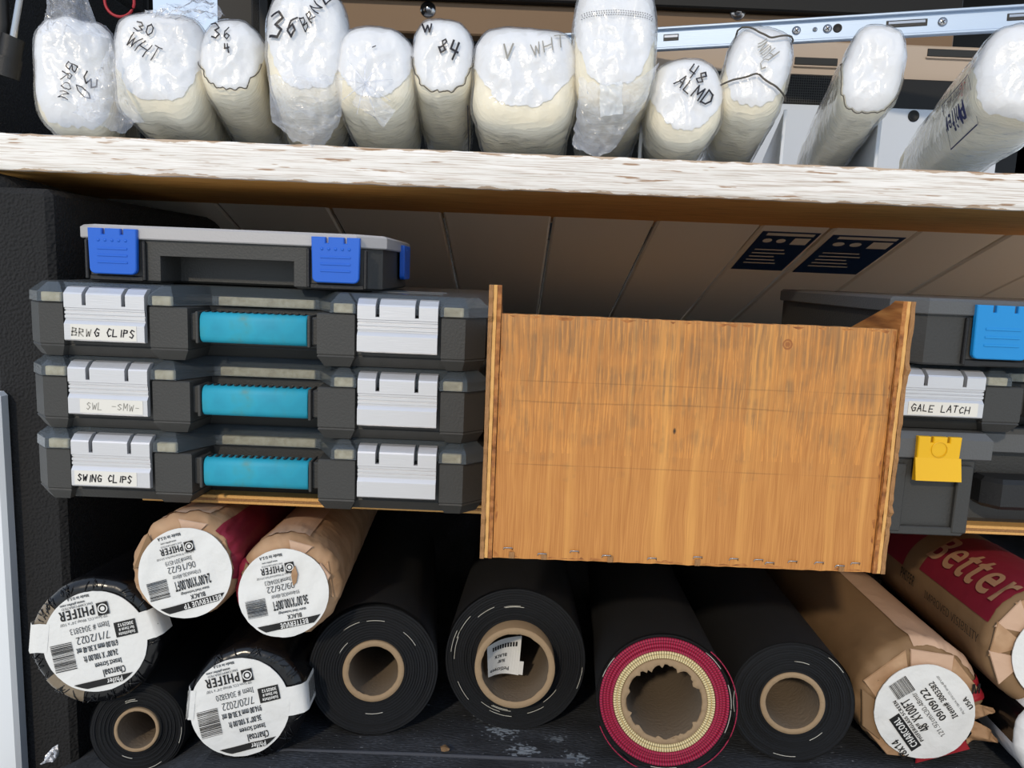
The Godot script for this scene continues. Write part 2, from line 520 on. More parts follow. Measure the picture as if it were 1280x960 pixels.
func scrawl(g: Geo, s: String, x0: float, y0: float, cw: float, ch: float, wid: float, put: Callable, seed_ := 1, slope := 0.0) -> void:
	var rg := RandomNumberGenerator.new()
	rg.seed = seed_
	var x := x0
	for ch_ in s:
		if STROKES.has(ch_):
			var dy := rg.randf_range(-0.08, 0.08) * ch + (x - x0) * slope
			var sc := rg.randf_range(0.88, 1.1)
			for line in STROKES[ch_]:
				var pts := PackedVector2Array()
				for k in range(0, line.size(), 2):
					pts.append(Vector2(x + cw * 0.8 * line[k] + ch * 0.12 * line[k + 1] + rg.randf_range(-.04, .04) * cw, y0 + dy + ch * sc * line[k + 1] + rg.randf_range(-.04, .04) * ch))
				for k in pts.size() - 1:
					ribbon(g, pts[k], pts[k + 1], wid, put)
		x += cw * (1.12 if ch_ != "I" else 0.8)

func ribbon(g: Geo, a: Vector2, b: Vector2, wid: float, put: Callable) -> void:
	var d := (b - a).normalized()
	var n := Vector2(-d.y, d.x) * wid / 2
	a -= d * wid * 0.4
	b += d * wid * 0.4
	var steps := 3
	for i in steps:
		var p := a.lerp(b, float(i) / steps)
		var q := a.lerp(b, float(i + 1) / steps)
		g.quad(put.call(p.x - n.x, p.y - n.y), put.call(q.x - n.x, q.y - n.y), put.call(q.x + n.x, q.y + n.y), put.call(p.x + n.x, p.y + n.y))

# ------------------------------------------------------------------ organisers with aluminium clasps
const PLAN := Transform3D(Basis(Vector3(1, 0, 0), Vector3(0, 0, -1), Vector3(0, 1, 0)), Vector3.ZERO)

func organiser_plan(w: float, d: float, c: float, notch: Array) -> PackedVector2Array:
	var p := PackedVector2Array([Vector2(c, 0)])
	for n in notch:                                      # [x0, x1, depth, slope]
		p.append_array([Vector2(n[0] - n[3], 0), Vector2(n[0], n[2]), Vector2(n[1], n[2]), Vector2(n[1] + n[3], 0)])
	p.append_array([Vector2(w - c, 0), Vector2(w, c), Vector2(w, d - c), Vector2(w - c, d), Vector2(c, d), Vector2(0, d - c), Vector2(0, c)])
	return p

func clasp_geo(w: float, h: float) -> Geo:               # base line at y 0, front plane z 0, hinge slots at the top
	var g := Geo.new()
	var prof := func(x0: float, x1: float, pts: Array) -> void:
		var poly := PackedVector2Array()
		for p in pts:
			poly.append(Vector2(p[0] * 1.0, p[1] * h))
		g.xf = Transform3D(Basis(Vector3(0, 0, 1), Vector3(0, 1, 0), Vector3(-1, 0, 0)), Vector3.ZERO)   # poly x is forward, extrusion runs along -x
		g.prism(poly, [[-x1, 0.0], [-x0, 0.0]])
	# lower plate, ridged waist
	prof.call(0.0, w, [[-0.002, 0.0], [0.0030, 0.0], [0.0040, 0.02], [0.0040, 0.31], [0.0010, 0.385], [0.0010, 0.41], [0.0021, 0.418], [0.0021, 0.465], [0.0010, 0.473], [0.0010, 0.488], [0.0021, 0.496], [0.0021, 0.543], [0.0010, 0.551], [0.0010, 0.566], [0.0021, 0.574], [0.0021, 0.60], [0.0030, 0.615], [0.0030, 0.66], [-0.002, 0.66]])
	var cut := [0.0, 0.225, 0.275, 0.715, 0.765, 1.0]
	for k in 3:
		prof.call(w * cut[k * 2], w * cut[k * 2 + 1], [[-0.002, 0.66], [0.0030, 0.66], [0.0030, 0.86], [0.0020, 0.89], [-0.0040, 0.985], [-0.010, 1.0], [-0.011, 0.97]])
	g.xf = Transform3D()
	return g

func organiser(label: String, at: Vector3, w: float, h: float, d: float, turn := 0.0) -> Node3D:
	var t := thing("parts_organiser", label, "toolbox", Transform3D(Basis(Vector3.UP, turn), at), "organisers with aluminium clasps")
	var k := w / 0.425
	var cx := w / 2
	var c1 := cx - 0.133 * k
	var c2 := cx + 0.133 * k
	var hw := 0.0375 * k
	var foot := h * 0.14
	var top := h * 0.72
	var notch := [[c1 - hw - 0.001, c1 + hw + 0.001, 0.007, 0.001], [cx - 0.056 * k, cx + 0.056 * k, 0.045, 0.003], [c2 - hw - 0.001, c2 + hw + 0.001, 0.007, 0.001]]
	var g := Geo.new()
	g.xf = PLAN
	g.prism(organiser_plan(w, d, 0.018, notch), [[0.0, 0.006], [foot, 0.0], [foot + 0.0012, 0.0008], [foot + 0.0024, 0.0], [top - 0.001, 0.0], [top, 0.001]])
	part(g, "body", M.black_plastic, t)
	g = Geo.new()
	g.xf = PLAN
	var lid_notch := [[c1 - hw - 0.001, c1 + hw + 0.001, 0.006, 0.001], [cx - 0.052 * k, cx + 0.052 * k, 0.040, 0.020], [c2 - hw - 0.001, c2 + hw + 0.001, 0.006, 0.001]]
	g.prism(organiser_plan(w + 0.002, d, 0.018, lid_notch), [[top + 0.0005, 0.002], [top + 0.001, -0.0012], [h * 0.865, -0.0008], [h * 0.99, 0.009], [h, 0.011]])
	part(g, "lid", M.smoked_lid, t)
	# the stacking ribs moulded on the lid
	for x in [c1, c2]:
		for z in [-0.06, -0.10]:
			g = Geo.new()
			g.box(Vector3(x, h + 0.0004, z), Vector3(0.07 * k, 0.0012, 0.004), 0.0004)
			part(g, "lid_rib", M.dark_lid, t)
	# pale packing seen through the lid's front band
	for r in [[0.020, c1 - hw - 0.004, 0.004], [c1 + hw + 0.004, cx - 0.074 * k, 0.004], [cx - 0.046 * k, cx + 0.046 * k, 0.044], [cx + 0.074 * k, c2 - hw - 0.004, 0.004], [c2 + hw + 0.004, w - 0.020, 0.004]]:
		g = Geo.new()
		g.box(Vector3((r[0] + r[1]) / 2, h * 0.795, -r[2] + 0.0005), Vector3(r[1] - r[0], h * 0.125, 0.006), 0.0008)
		part(g, "lid_packing", M.lid_liner, t)
	g = Geo.new()
	g.box(Vector3(cx, h * 0.80, -d * 0.55), Vector3(w - 0.05, h * 0.13, d * 0.75), 0.003)
	part(g, "inner_tray", M.dark_plastic, t)
	var ch := h * 0.72
	for x in [c1, c2]:
		var cl := part(clasp_geo(hw * 2 - 0.002, ch), "clasp", M.aluminium, t)
		cl.position = Vector3(x - hw + 0.001, h * 0.225, 0.0005)
		cl.set_meta("label", "ridged bare aluminium clasp")
	# handle
	g = Geo.new()
	var gl := 0.049 * k
	var rr := h * 0.21
	var sec := PackedVector2Array()
	for j in 20:
		var an := TAU * j / 20
		sec.append(Vector2(signf(cos(an)) * pow(absf(cos(an)), 0.55) * rr * 0.8, signf(sin(an)) * pow(absf(sin(an)), 0.55) * rr))
	g.xf = Transform3D(Basis(Vector3(0, 0, 1), Vector3(0, 1, 0), Vector3(-1, 0, 0)), Vector3(cx, h * 0.46, -0.013))
	g.prism(sec, [[-gl, 0.001], [-gl + 0.001, 0], [gl - 0.001, 0], [gl, 0.001]], 1)
	var hd := part(g, "handle", M.teal_grip, t)
	hd.set_meta("label", "teal carrying grip")
	for s in [-1, 1]:
		g = Geo.new()
		g.box(Vector3(cx + s * (gl + 0.0022), h * 0.46, -0.013), Vector3(0.0026, rr * 2.05, rr * 1.7), 0.0006)
		g.box(Vector3(cx + s * (gl + 0.0075), h * 0.46, -0.015), Vector3(0.010, rr * 1.8, rr * 1.2), 0.0012)
		part(g, "collar", M.black_plastic, hd)
	g = Geo.new()
	for i in 15:
		g.box(Vector3(cx - gl + 0.004 + i * (2 * gl - 0.008) / 14.0, h * 0.46 + rr + 0.0006, -0.011), Vector3(0.003, 0.0012, 0.008), 0.0004)
	part(g, "grip_rib", M.dark_plastic, hd).set_meta("kind", "stuff")
	return t

func clasp_label(t: Node3D, x: float, y: float, w: float, h: float, words: Array, wid := 0.0009) -> void:
	var g := Geo.new()
	g.box(Vector3(x + w / 2, y + h / 2, 0.0047), Vector3(w, h, 0.0004), 0.0001)
	var lb := part(g, "paper_label", M.tape_paper, t)
	for wd in words:                                      # [text, x share, cell width, material]
		g = Geo.new()
		var put := func(a: float, b: float) -> Vector3: return Vector3(x + a, y + b, 0.0051)
		scrawl(g, wd[0], w * wd[1], h * 0.26, wd[2], h * 0.48, wid, put, wd[0].length())
		part(g, "handwriting", wd[3], lb)

# a latched case: plain body, rim lid, plastic latches
func latch_geo(w: float, h: float, r: float) -> Geo:
	var g := Geo.new()
	var p := PackedVector2Array([Vector2(w * 0.02 + r, 0), Vector2(w * 0.98 - r, 0)])
	for j in 5:
		p.append(Vector2(w * 0.98 - r + r * sin(j * PI / 8), r - r * cos(j * PI / 8)))
	p.append(Vector2(w, h))
	for s in [0.70, 0.32]:                                # the two hinge slots
		p.append_array([Vector2(w * (s + 0.028), h), Vector2(w * (s + 0.028), h * 0.87), Vector2(w * (s - 0.028), h * 0.87), Vector2(w * (s - 0.028), h)])
	p.append(Vector2(0, h))
	for j in 5:
		p.append(Vector2(w * 0.02 + r - r * cos(j * PI / 8), r - r * sin(j * PI / 8)))
	g.prism(p, [[-0.003, 0.0], [0.0012, 0.0], [0.002, 0.0008]])
	return g

func latch_marks(w: float, h: float, dots: bool) -> Geo:
	var g := Geo.new()
	for i in 3:
		g.box(Vector3(w * 0.5, h * (0.26 + 0.15 * i), 0.0022), Vector3(w * 0.62, h * 0.045, 0.001), 0.0004)
	if dots:
		for i in 5:
			g.xf = Transform3D(Basis(), Vector3(w * (0.22 + 0.14 * i), h * 0.74, 0.002))
			g.lathe([[0.0, 0.0010], [w * 0.022, 0.0009], [w * 0.035, 0.0]], 10)
		g.xf = Transform3D()
	return g

# ------------------------------------------------------------------ rolls
func screen_roll(label: String, c: Vector3, r: float, away: Vector3, core: float, length: float, spin: float, rims: Array, loose: float) -> Node3D:
	var t := thing("screen_roll", label, "roll", frame(c, away, spin), "")
	var rg := RandomNumberGenerator.new()
	rg.seed = int(r * 100000)
	var n := noise(int(c.x * 1000), 0.8, 3)
	# outside
	var g := Geo.new()
	var seg := 96
	var rows := []
	for z in [0.0, -0.004, -0.03, -0.1, -length]:
		var row := PackedVector3Array()
		for j in seg:
			var an := TAU * j / seg
			var q := r * (1.0 + 0.012 * n.get_noise_2d(cos(an) * 1.5, sin(an) * 1.5)) * (0.995 if z == 0.0 else 1.0)
			row.append(Vector3(cos(an) * q, sin(an) * q, z))
		rows.append(row)
	g.grid(rows, true, 1, 10.0, length * 12.0)
	part(g, "mesh_body", M.black_mesh, t)
	# wound end: rings of edges, each a little proud or sunk
	var q0: float = rims[0][0] if rims.size() else r
	if rims.size() == 0 or rims[0][0] < r * 0.99:
		wound_end(t, core, r * 0.995, 13, M.black_mesh_end, rg, "wound_end") if rims.size() == 0 else wound_end(t, q0, r * 0.995, 4, M.black_mesh_end, rg, "wound_end")
	for k in rims.size():
		var inner: float = rims[k + 1][0] if k + 1 < rims.size() else core
		var we := wound_end(t, inner, rims[k][0], rims[k][2], rims[k][1], rg, "wound_end")
		we.set_meta("label", rims[k][3])
	# bright selvedge threads caught here and there between the turns
	g = Geo.new()
	for k in (14 if core > 0.04 and rims.is_empty() else 5):
		var rr := lerpf(core * 1.25, r * 0.96, rg.randf())
		if rims.size():
			rr = r * rg.randf_range(0.965, 0.985)
		var a0 := rg.randf() * TAU
		var pts := []
		for i in 7:
			var an := a0 + rg.randf_range(0.05, 0.07) * i
			pts.append(Vector3(cos(an) * rr, sin(an) * rr, 0.0022))
		g.tube(pts, 0.00035, 4)
	part(g, "selvedge_thread", M.bright_thread, t).set_meta("kind", "stuff")
	# a loose outer turn
	g = Geo.new()
	rows = []
	for i in 2:
		var row := PackedVector3Array()
		for j in 41:
			var u := j / 40.0
			var an := lerpf(0.15 * PI, 0.98 * PI, u)
			var q := r * (1.004 + loose * sin(PI * u) * (1.0 - 0.4 * u))
			row.append(Vector3(cos(an) * q, sin(an) * q, 0.001 if i == 0 else -length * 0.8))
		rows.append(row)
	g.grid(rows, false, 1, 5.0, 5.0)
	var rows2 := []
	for row in rows:
		var r2 := PackedVector3Array()
		for p in row:
			r2.append(Vector3(p.x * 0.99, p.y * 0.99, p.z))
		r2.reverse()
		rows2.append(r2)
	g.grid(rows2, false, 1, 5.0, 5.0)
	part(g, "outer_turn", M.black_mesh, t)
	return t

func wound_end(t: Node3D, r0: float, r1: float, turns: int, m: Material, rg: RandomNumberGenerator, called: String) -> MeshInstance3D:
	var g := Geo.new()
	var prof := []
	for k in turns:
		var a := lerpf(r0, r1, float(k) / turns)
		var b := lerpf(r0, r1, float(k + 1) / turns)
		var z := rg.randf_range(-0.0012, 0.0016)
		prof.append([a + (b - a) * 0.04, z - 0.0022])
		prof.append([a + (b - a) * 0.18, z])
		prof.append([a + (b - a) * 0.86, z + 0.0003])
		prof.append([b - (b - a) * 0.02, z - 0.0022])
	g.lathe(prof, 96, 1, 1.0, turns)
	return part(g, called, m, t)

func core_tube(t: Node3D, r0: float, r1: float, proud: float, length: float, ragged: float, seed_: int) -> void:
	var n := noise(seed_, 1.0, 3)
	var g := Geo.new()
	var seg := 90
	var rows := []
	for lv in [[r1, -0.02], [r1, proud - 0.0008], [r1 * 0.985, proud], [r0 * 1.02, proud], [r0, proud - 0.001]]:
		var row := PackedVector3Array()
		for j in seg:
			var an := TAU * j / seg
			var q: float = lv[0]
			var z: float = lv[1]
			if q < r1 * 0.95:
				var rag := maxf(0.0, n.get_noise_2d(cos(an) * 1.6, sin(an) * 1.6) + 0.30 * n.get_noise_2d(cos(an) * 7.0, sin(an) * 7.0) + 0.05)
				q = q * (1.0 + 0.03 * ragged) - ragged * r1 * 0.26 * rag
				z += ragged * 0.004 * n.get_noise_2d(cos(an) * 3.0 + 7.0, sin(an) * 3.0)
			row.append(Vector3(cos(an) * q, sin(an) * q, z))
		rows.append(row)
	rows.reverse()
	g.grid(rows, true, 1, 1.0, 1.0)
	var core := part(g, "cardboard_core", M.cardboard, t)
	g = Geo.new()
	rows = []
	for z in [proud - 0.001, -0.05, -0.15, -length]:
		var row := PackedVector3Array()
		for j in 60:
			var an := -TAU * j / 60
			row.append(Vector3(cos(an), sin(an), 0.0) * r0 * (1.03 if ragged > 0.0 else 1.0) + Vector3(0, 0, z))
		rows.append(row)
	g.grid(rows, true, 1, 3.0, 3.0)
	part(g, "core_bore", M.core_inside, core)

# round end label; lines are [text, x0, x1, y, height, bold] with the label's radius as unit, read upright before the turn
func end_label(t: Node3D, at: Vector2, z: float, r: float, turn: float, lines: Array, bars: Array, code: Array, white: Array, seed_: int, waver := 0.0006) -> MeshInstance3D:
	var n := noise(seed_, 30.0, 2)
	var bend := func(x: float, y: float) -> float: return waver * n.get_noise_2d(x, y)
	var put := func(x: float, y: float) -> Vector3:
		var p := Vector2(x, y).rotated(turn) * r + at
		return Vector3(p.x, p.y, z + 0.0011 + bend.call(p.x, p.y))
	var g := Geo.new()
	var rows := []
	for k in 17:
		var row := PackedVector3Array()
		for j in 72:
			var an := TAU * j / 72
			var q := r * k / 16.0 * (1.0 + 0.006 * n.get_noise_2d(an, 3.0))
			var p := Vector2(cos(an), sin(an)) * q + at
			row.append(Vector3(p.x, p.y, z + bend.call(p.x, p.y) + 0.0004))
		rows.append(row)
	g.grid(rows, true, 1)
	var skirt := PackedVector3Array()
	for p in rows[16]:
		skirt.append(p - Vector3(0, 0, 0.001))
	g.grid([rows[16], skirt], true, 2)
	var lb := part(g, "round_label", M.paper, t)
	g = Geo.new()
	for l in lines:
		letters(g, l[0], l[1], l[2], l[3], l[4], put, l[5])
	for b in bars:
		if b[0] == -9.0:
			chord(g, b[2], b[3], 0.95, put)
		else:
			bar(g, b[0], b[1], b[2], b[3], put, 8)
	if code:
		barcode(g, code[0], code[1], code[2], code[3], put, seed_)
	part(g, "printing", M.ink, lb)
	if white:
		g = Geo.new()
		var put2 := func(x: float, y: float) -> Vector3: return put.call(x, y) + Vector3(0, 0, 0.0004)
		for l in white:
			letters(g, l[0], l[1], l[2], l[3], l[4], put2, l[5])
		part(g, "reversed_printing", M.paper, lb)
	return lb

func emblem(lb: Node, at: Vector2, z: float, r: float, turn: float, x0: float, y0: float, s: float) -> void:    # the maker's mark: a dark tile with a pale ringed face
	var put := func(zz: float) -> Callable:
		return func(x: float, y: float) -> Vector3:
			var p := Vector2(x, y).rotated(turn) * r + at
			return Vector3(p.x, p.y, z + 0.0016 + zz)
	var g := Geo.new()
	bar(g, x0, x0 + s, y0, y0 + s * 1.15, put.call(0.0))
	part(g, "emblem", M.ink, lb)
	g = Geo.new()
	var f: Callable = put.call(0.0003)
	for k in 14:
		var a := TAU * k / 14
		var b := TAU * (k + 1) / 14
		var c := Vector2(x0 + s * 0.5, y0 + s * 0.57)
		for q in [[0.34, 0.44], [0.0, 0.20]]:
			g.quad(f.call(c.x + cos(a) * s * q[0], c.y + sin(a) * s * q[0]), f.call(c.x + cos(a) * s * q[1], c.y + sin(a) * s * q[1]), f.call(c.x + cos(b) * s * q[1], c.y + sin(b) * s * q[1]), f.call(c.x + cos(b) * s * q[0], c.y + sin(b) * s * q[0]))
	part(g, "emblem_ring", M.paper, lb)

# paper or film wrapped roll: rounded crumpled end
func wrapped_shape(r: float, length: float, seed_: int, amp: float, round_: float, a0 := 0.0, a1 := TAU, lift := 0.0, z_from := 0.0, z_to := -1.0, ends := true) -> Geo:
	var n := noise(seed_, 1.0, 4)
	var g := Geo.new()
	var closed := a1 - a0 >= TAU - 0.001
	var seg := 84 if closed else 40
	var prof := []
	for k in 5:
		prof.append([lerpf(0.0, r - round_, k / 4.0), 0.0])
	for k in range(1, 6):
		var an := k / 5.0 * PI / 2
		prof.append([r - round_ + round_ * sin(an), -round_ + round_ * cos(an)])
	for z in [0.35, 0.6, 0.85]:
		prof.append([r, -round_ - z * 0.05])
	for k in 26:
		prof.append([r, -round_ - 0.05 - (length - round_ - 0.05) * (k + 1) / 26.0])
	var rows := []
	for p in prof:
		if p[1] > z_from or p[1] < z_to:
			continue
		if not ends and p[0] < r * 0.97:
			continue
		var row := PackedVector3Array()
		var count := seg if closed else seg + 1
		for j in count:
			var an := a0 + (a1 - a0) * j / seg
			var d := n.get_noise_3d(cos(an) * 2.2, sin(an) * 2.2, p[1] * 28.0)
			var fade := clampf(1.0 + p[1] * 9.0, 0.18, 1.0)
			var q: float = p[0] + (amp * fade * d + lift) * clampf(p[0] / r, 0, 1)
			var zz: float = p[1] + lift + amp * 0.6 * n.get_noise_2d(cos(an) * p[0] * 60.0, sin(an) * p[0] * 60.0) * clampf(p[0] / r * 1.3, 0.0, 1.0) * (1.0 if p[1] > -round_ else 0.0)
			row.append(Vector3(cos(an) * q, sin(an) * q, zz))
		rows.append(row)
	g.grid(rows, closed, 1, 6.0, 6.0)
	return g

# a pleat or flap of wrapping folded over the end
func fold_flap(pts: Array, thick: float) -> Geo:
	var g := Geo.new()
	var poly := PackedVector2Array()
	for p in pts:
		poly.append(Vector2(p[0], p[1]))
	if Geometry2D.is_polygon_clockwise(poly):
		poly.reverse()
	g.prism(poly, [[0.0, 0.0], [thick, thick * 0.6]])
	return g

# lettering laid round a roll: x along the axis towards the end, y up round the circumference
func round_put(r: float, z0: float, ang0: float) -> Callable:
	return func(x: float, y: float) -> Vector3:
		var an := ang0 - y / r
		return Vector3(cos(an) * r, sin(an) * r, z0 + x)

# ------------------------------------------------------------------ bags
func bulge(rho: float, deep: float) -> float:
	var e := clampf((rho - 0.62) / 0.38, 0.0, 1.0)
	return -deep * (0.22 * rho * rho + 0.78 * (1.0 - sqrt(maxf(0.0, 1.0 - e * e))))

# a point of the bag's skin: an is the angle, t runs over the face (0 to 1), then down the side in metres past 1
func bag_skin(o: Dictionary, an: float, t: float, lift: float) -> Vector3:
	var ns: FastNoiseLite = o.noise
	var n: float = o.n
	var cs := cos(an)
	var sn := sin(an)
	var q := pow(pow(absf(cs), n) + pow(absf(sn), n), -1.0 / n)
	var rho := minf(t, 1.0)
	var z: float = bulge(rho, o.deep) if t <= 1.0 else -o.deep - (t - 1.0)
	var amp: float = o.amp
	var side := smoothstep(0.55, 1.0, t)
	var wob := 1.0 + side * (amp * ns.get_noise_3d(cs * 1.3, sn * 1.3, z * 9.0) + amp * 0.45 * ns.get_noise_3d(cs * 2.2, sn * 2.2, z * 60.0))
	var tp := lerpf(1.0, o.taper, clampf(-z / 0.3, 0, 1))
	var x: float = cs * q * o.a * rho * wob * tp
	var y: float = sn * q * o.b * rho * wob * tp
	# folds of the wrap across the face
	var fold := 1.0 - absf(ns.get_noise_2d(x * 22.0 + 40.0, y * 14.0)) * 3.0
	z += (1.0 - side) * (0.0016 * fold + 0.004 * ns.get_noise_2d(x * 9.0, y * 9.0))
	var out := Vector3(cs, sn, 0) * side + Vector3(0, 0, 1) * (1.0 - side)
	return Vector3(x, y, z) + out.normalized() * lift

func bag(label: String, c: Vector3, a: float, b: float, away: Vector3, opt := {}) -> Node3D:
	var t := thing("cloth_bag", label, "bag", frame(c, away, opt.get("spin", 0.0)), "")
	var o := {"a": a, "b": b, "n": opt.get("n", 3.0), "deep": opt.get("deep", 0.022), "length": opt.get("length", 0.4), "amp": opt.get("amp", 0.05), "taper": opt.get("taper", 0.88), "noise": noise(opt.get("seed", 1), 1.0, 3)}
	var seg := 88
	var length: float = o.length
	var levels := []
	for k in 27:
		levels.append(k / 26.0)
	for k in range(1, 25):
		levels.append(1.0 + length * pow(k / 24.0, 1.3))
	var g := Geo.new()
	var rows := []
	for lv in levels:
		var row := PackedVector3Array()
		for j in seg:
			row.append(bag_skin(o, TAU * j / seg, lv, 0.0))
		rows.append(row)
	g.grid(rows, true, 1, 1, 1)
	var back: PackedVector3Array = rows[rows.size() - 1].duplicate()
	back.reverse()
	g.fan(Vector3(0, 0, back[0].z), back, 2)
	part(g, "cloth_roll", M.warm_lit_cloth, t)
	# folded end painted as a sky-lit copy of the body; rim lower on top
	var ns := noise(int(opt.get("seed", 1)) + 50, 1.0, 3)
	var drop: float = opt.get("drop", 0.15)
	g = Geo.new()
	rows = []
	var rim := []
	for i in 31:
		var row := PackedVector3Array()
		for j in seg:
			var an := TAU * j / seg
			var up := 0.5 + 0.5 * sin(an)
			var reach := lerpf(0.66 + 0.40 * drop, 1.035, smoothstep(0.15, 0.75, up)) + 0.05 * ns.get_noise_2d(cos(an) * 3.0, sin(an) * 3.0)
			row.append(bag_skin(o, an, reach * i / 30.0, 0.0011))
			if i == 30 and an > PI * 0.95 and an < PI * 2.05:
				rim.append(bag_skin(o, an, reach, 0.0032))
		rows.append(row)
	g.grid(rows, true, 1, 1, 1)
	part(g, "sky_lit_end", M.white_wrap, t)
	if opt.get("rim", false):
		g = Geo.new()
		g.tube(rim, 0.0006, 5)
		part(g, "fold_line", M.string, t)
	var put := func(x: float, y: float) -> Vector3:
		var n: float = o.n
		var rho := pow(pow(absf(x / a), n) + pow(absf(y / b), n), 1.0 / n)
		return bag_skin(o, atan2(y, x), minf(rho, 1.05), 0.0046) if rho > 0.001 else bag_skin(o, 0.0, 0.0, 0.0046)
	if opt.has("words"):
		g = Geo.new()
		for wd in opt.words:                              # [text, x, y, cell width, cell height, stroke, turn]
			var tn: float = wd[6]
			var ox: float = wd[1] * a
			var oy: float = wd[2] * b
			var put2 := func(x: float, y: float) -> Vector3:
				var p := Vector2(x, y).rotated(tn) + Vector2(ox, oy)
				return put.call(p.x, p.y)
			scrawl(g, wd[0], 0.0, 0.0, wd[3], wd[4], wd[5], put2, opt.get("seed", 1))
		part(g, "handwriting", M.marker if not opt.get("faded", false) else M.faded_marker, t)
	g = Geo.new()
	rows = []
	var o2 := o.duplicate()
	o2.amp = o.amp * 1.25
	for lv in levels:
		if lv < 1.0 + length * 0.9:
			var row := PackedVector3Array()
			for j in seg:
				row.append(bag_skin(o2, TAU * j / seg, lv, 0.0030))
			rows.append(row)
	g.grid(rows, true, 1)
	part(g, "clear_sleeve", M.clear_film, t)
	for s in opt.get("ties", []):                          # strings across the face at heights
		g = Geo.new()
		var pts := []
		for k in 25:
			var x := lerpf(-a * 0.99, a * 0.99, k / 24.0)
			pts.append(put.call(x, b * s + b * 0.03 * sin(k * 0.3 + s * 9.0)) + Vector3(0, 0, 0.002))
		g.tube(pts, 0.0010, 6)
		part(g, "string", M.string, t)
	return t

# a crumpled sheet of film through rows of points
func film_sheet(rows: Array, seed_: int, amp: float) -> Geo:
	var n := noise(seed_, 14.0, 3)
	var fine := []
	var nu := 20
	var nv := 20
	for i in nv + 1:
		var fv := float(i) / nv * (rows.size() - 1)
		var i0 := mini(int(fv), rows.size() - 2)
		var row := PackedVector3Array()
		for j in nu + 1:
			var fu: float = float(j) / nu * (rows[0].size() - 1)
			var j0 := mini(int(fu), rows[0].size() - 2)
			var p0: Vector3 = rows[i0][j0].lerp(rows[i0][j0 + 1], fu - j0)
			var p1: Vector3 = rows[i0 + 1][j0].lerp(rows[i0 + 1][j0 + 1], fu - j0)
			var p := p0.lerp(p1, fv - i0)
			row.append(p + Vector3(0.3, 0.3, 1.0) * amp * n.get_noise_3d(p.x * 6.0, p.y * 6.0, p.z * 6.0))
		fine.append(row)
	var g := Geo.new()
	g.grid(fine, false, 1)
	return g

# ==================================================================
func _ready() -> void:
	# camera
	var cam := Camera3D.new()
	cam.name = "camera"
	add_child(cam)
	cam.fov = 53.0824
	cam.near = 0.02
	cam.far = 200.0
	cam.transform = Transform3D(Basis(Vector3(0.9992, 0.0397, -0.0058), Vector3(-0.0401, 0.9887, -0.1442), Vector3(-0.0000, 0.1444, 0.9895)), Vector3(0.0000, 1.2700, 0.8000))
	cam.current = true
	# sky, sun, exposure
	var sky := ProceduralSkyMaterial.new()
	sky.sky_top_color = Color(0.64, 0.70, 0.79)
	sky.sky_horizon_color = Color(0.74, 0.80, 0.83)
	sky.sky_curve = 0.12
	sky.ground_bottom_color = Color(0.62, 0.58, 0.52)
	sky.ground_horizon_color = Color(0.70, 0.68, 0.64)
	sky.sky_energy_multiplier = 1.7
	sky.ground_energy_multiplier = 1.9
	sky.sun_angle_max = 1.0
	var env := Environment.new()
	env.background_mode = Environment.BG_SKY
	env.sky = Sky.new()
	env.sky.sky_material = sky
	env.tonemap_mode = Environment.TONE_MAPPER_LINEAR
	env.tonemap_exposure = 0.52
	env.sdfgi_enabled = true
	env.ssao_enabled = true
	env.ssil_enabled = true
	var we := WorldEnvironment.new()
	we.name = "world_environment"
	we.environment = env
	add_child(we)
	var sun := DirectionalLight3D.new()
	sun.name = "sun"
	sun.light_color = Color(1.0, 0.93, 0.82)
	sun.light_energy = 1.05
	sun.light_angular_distance = 2.5
	sun.shadow_enabled = true
	sun.sky_mode = DirectionalLight3D.SKY_MODE_LIGHT_ONLY
	sun.rotation_degrees = Vector3(-29, -18, 0)
	add_child(sun)

	make_materials()
	build_shell()
	build_shelves()
	build_left_stack()
	build_right_stack()
	build_bin()
	build_rolls()
	build_bags()
	build_back_fittings()
	build_oddments()

# ------------------------------------------------------------------ the truck bed
func slab(g: Geo, a: Vector3, b: Vector3, bev := 0.002) -> void:
	g.box((a + b) / 2, (b - a).abs(), bev)

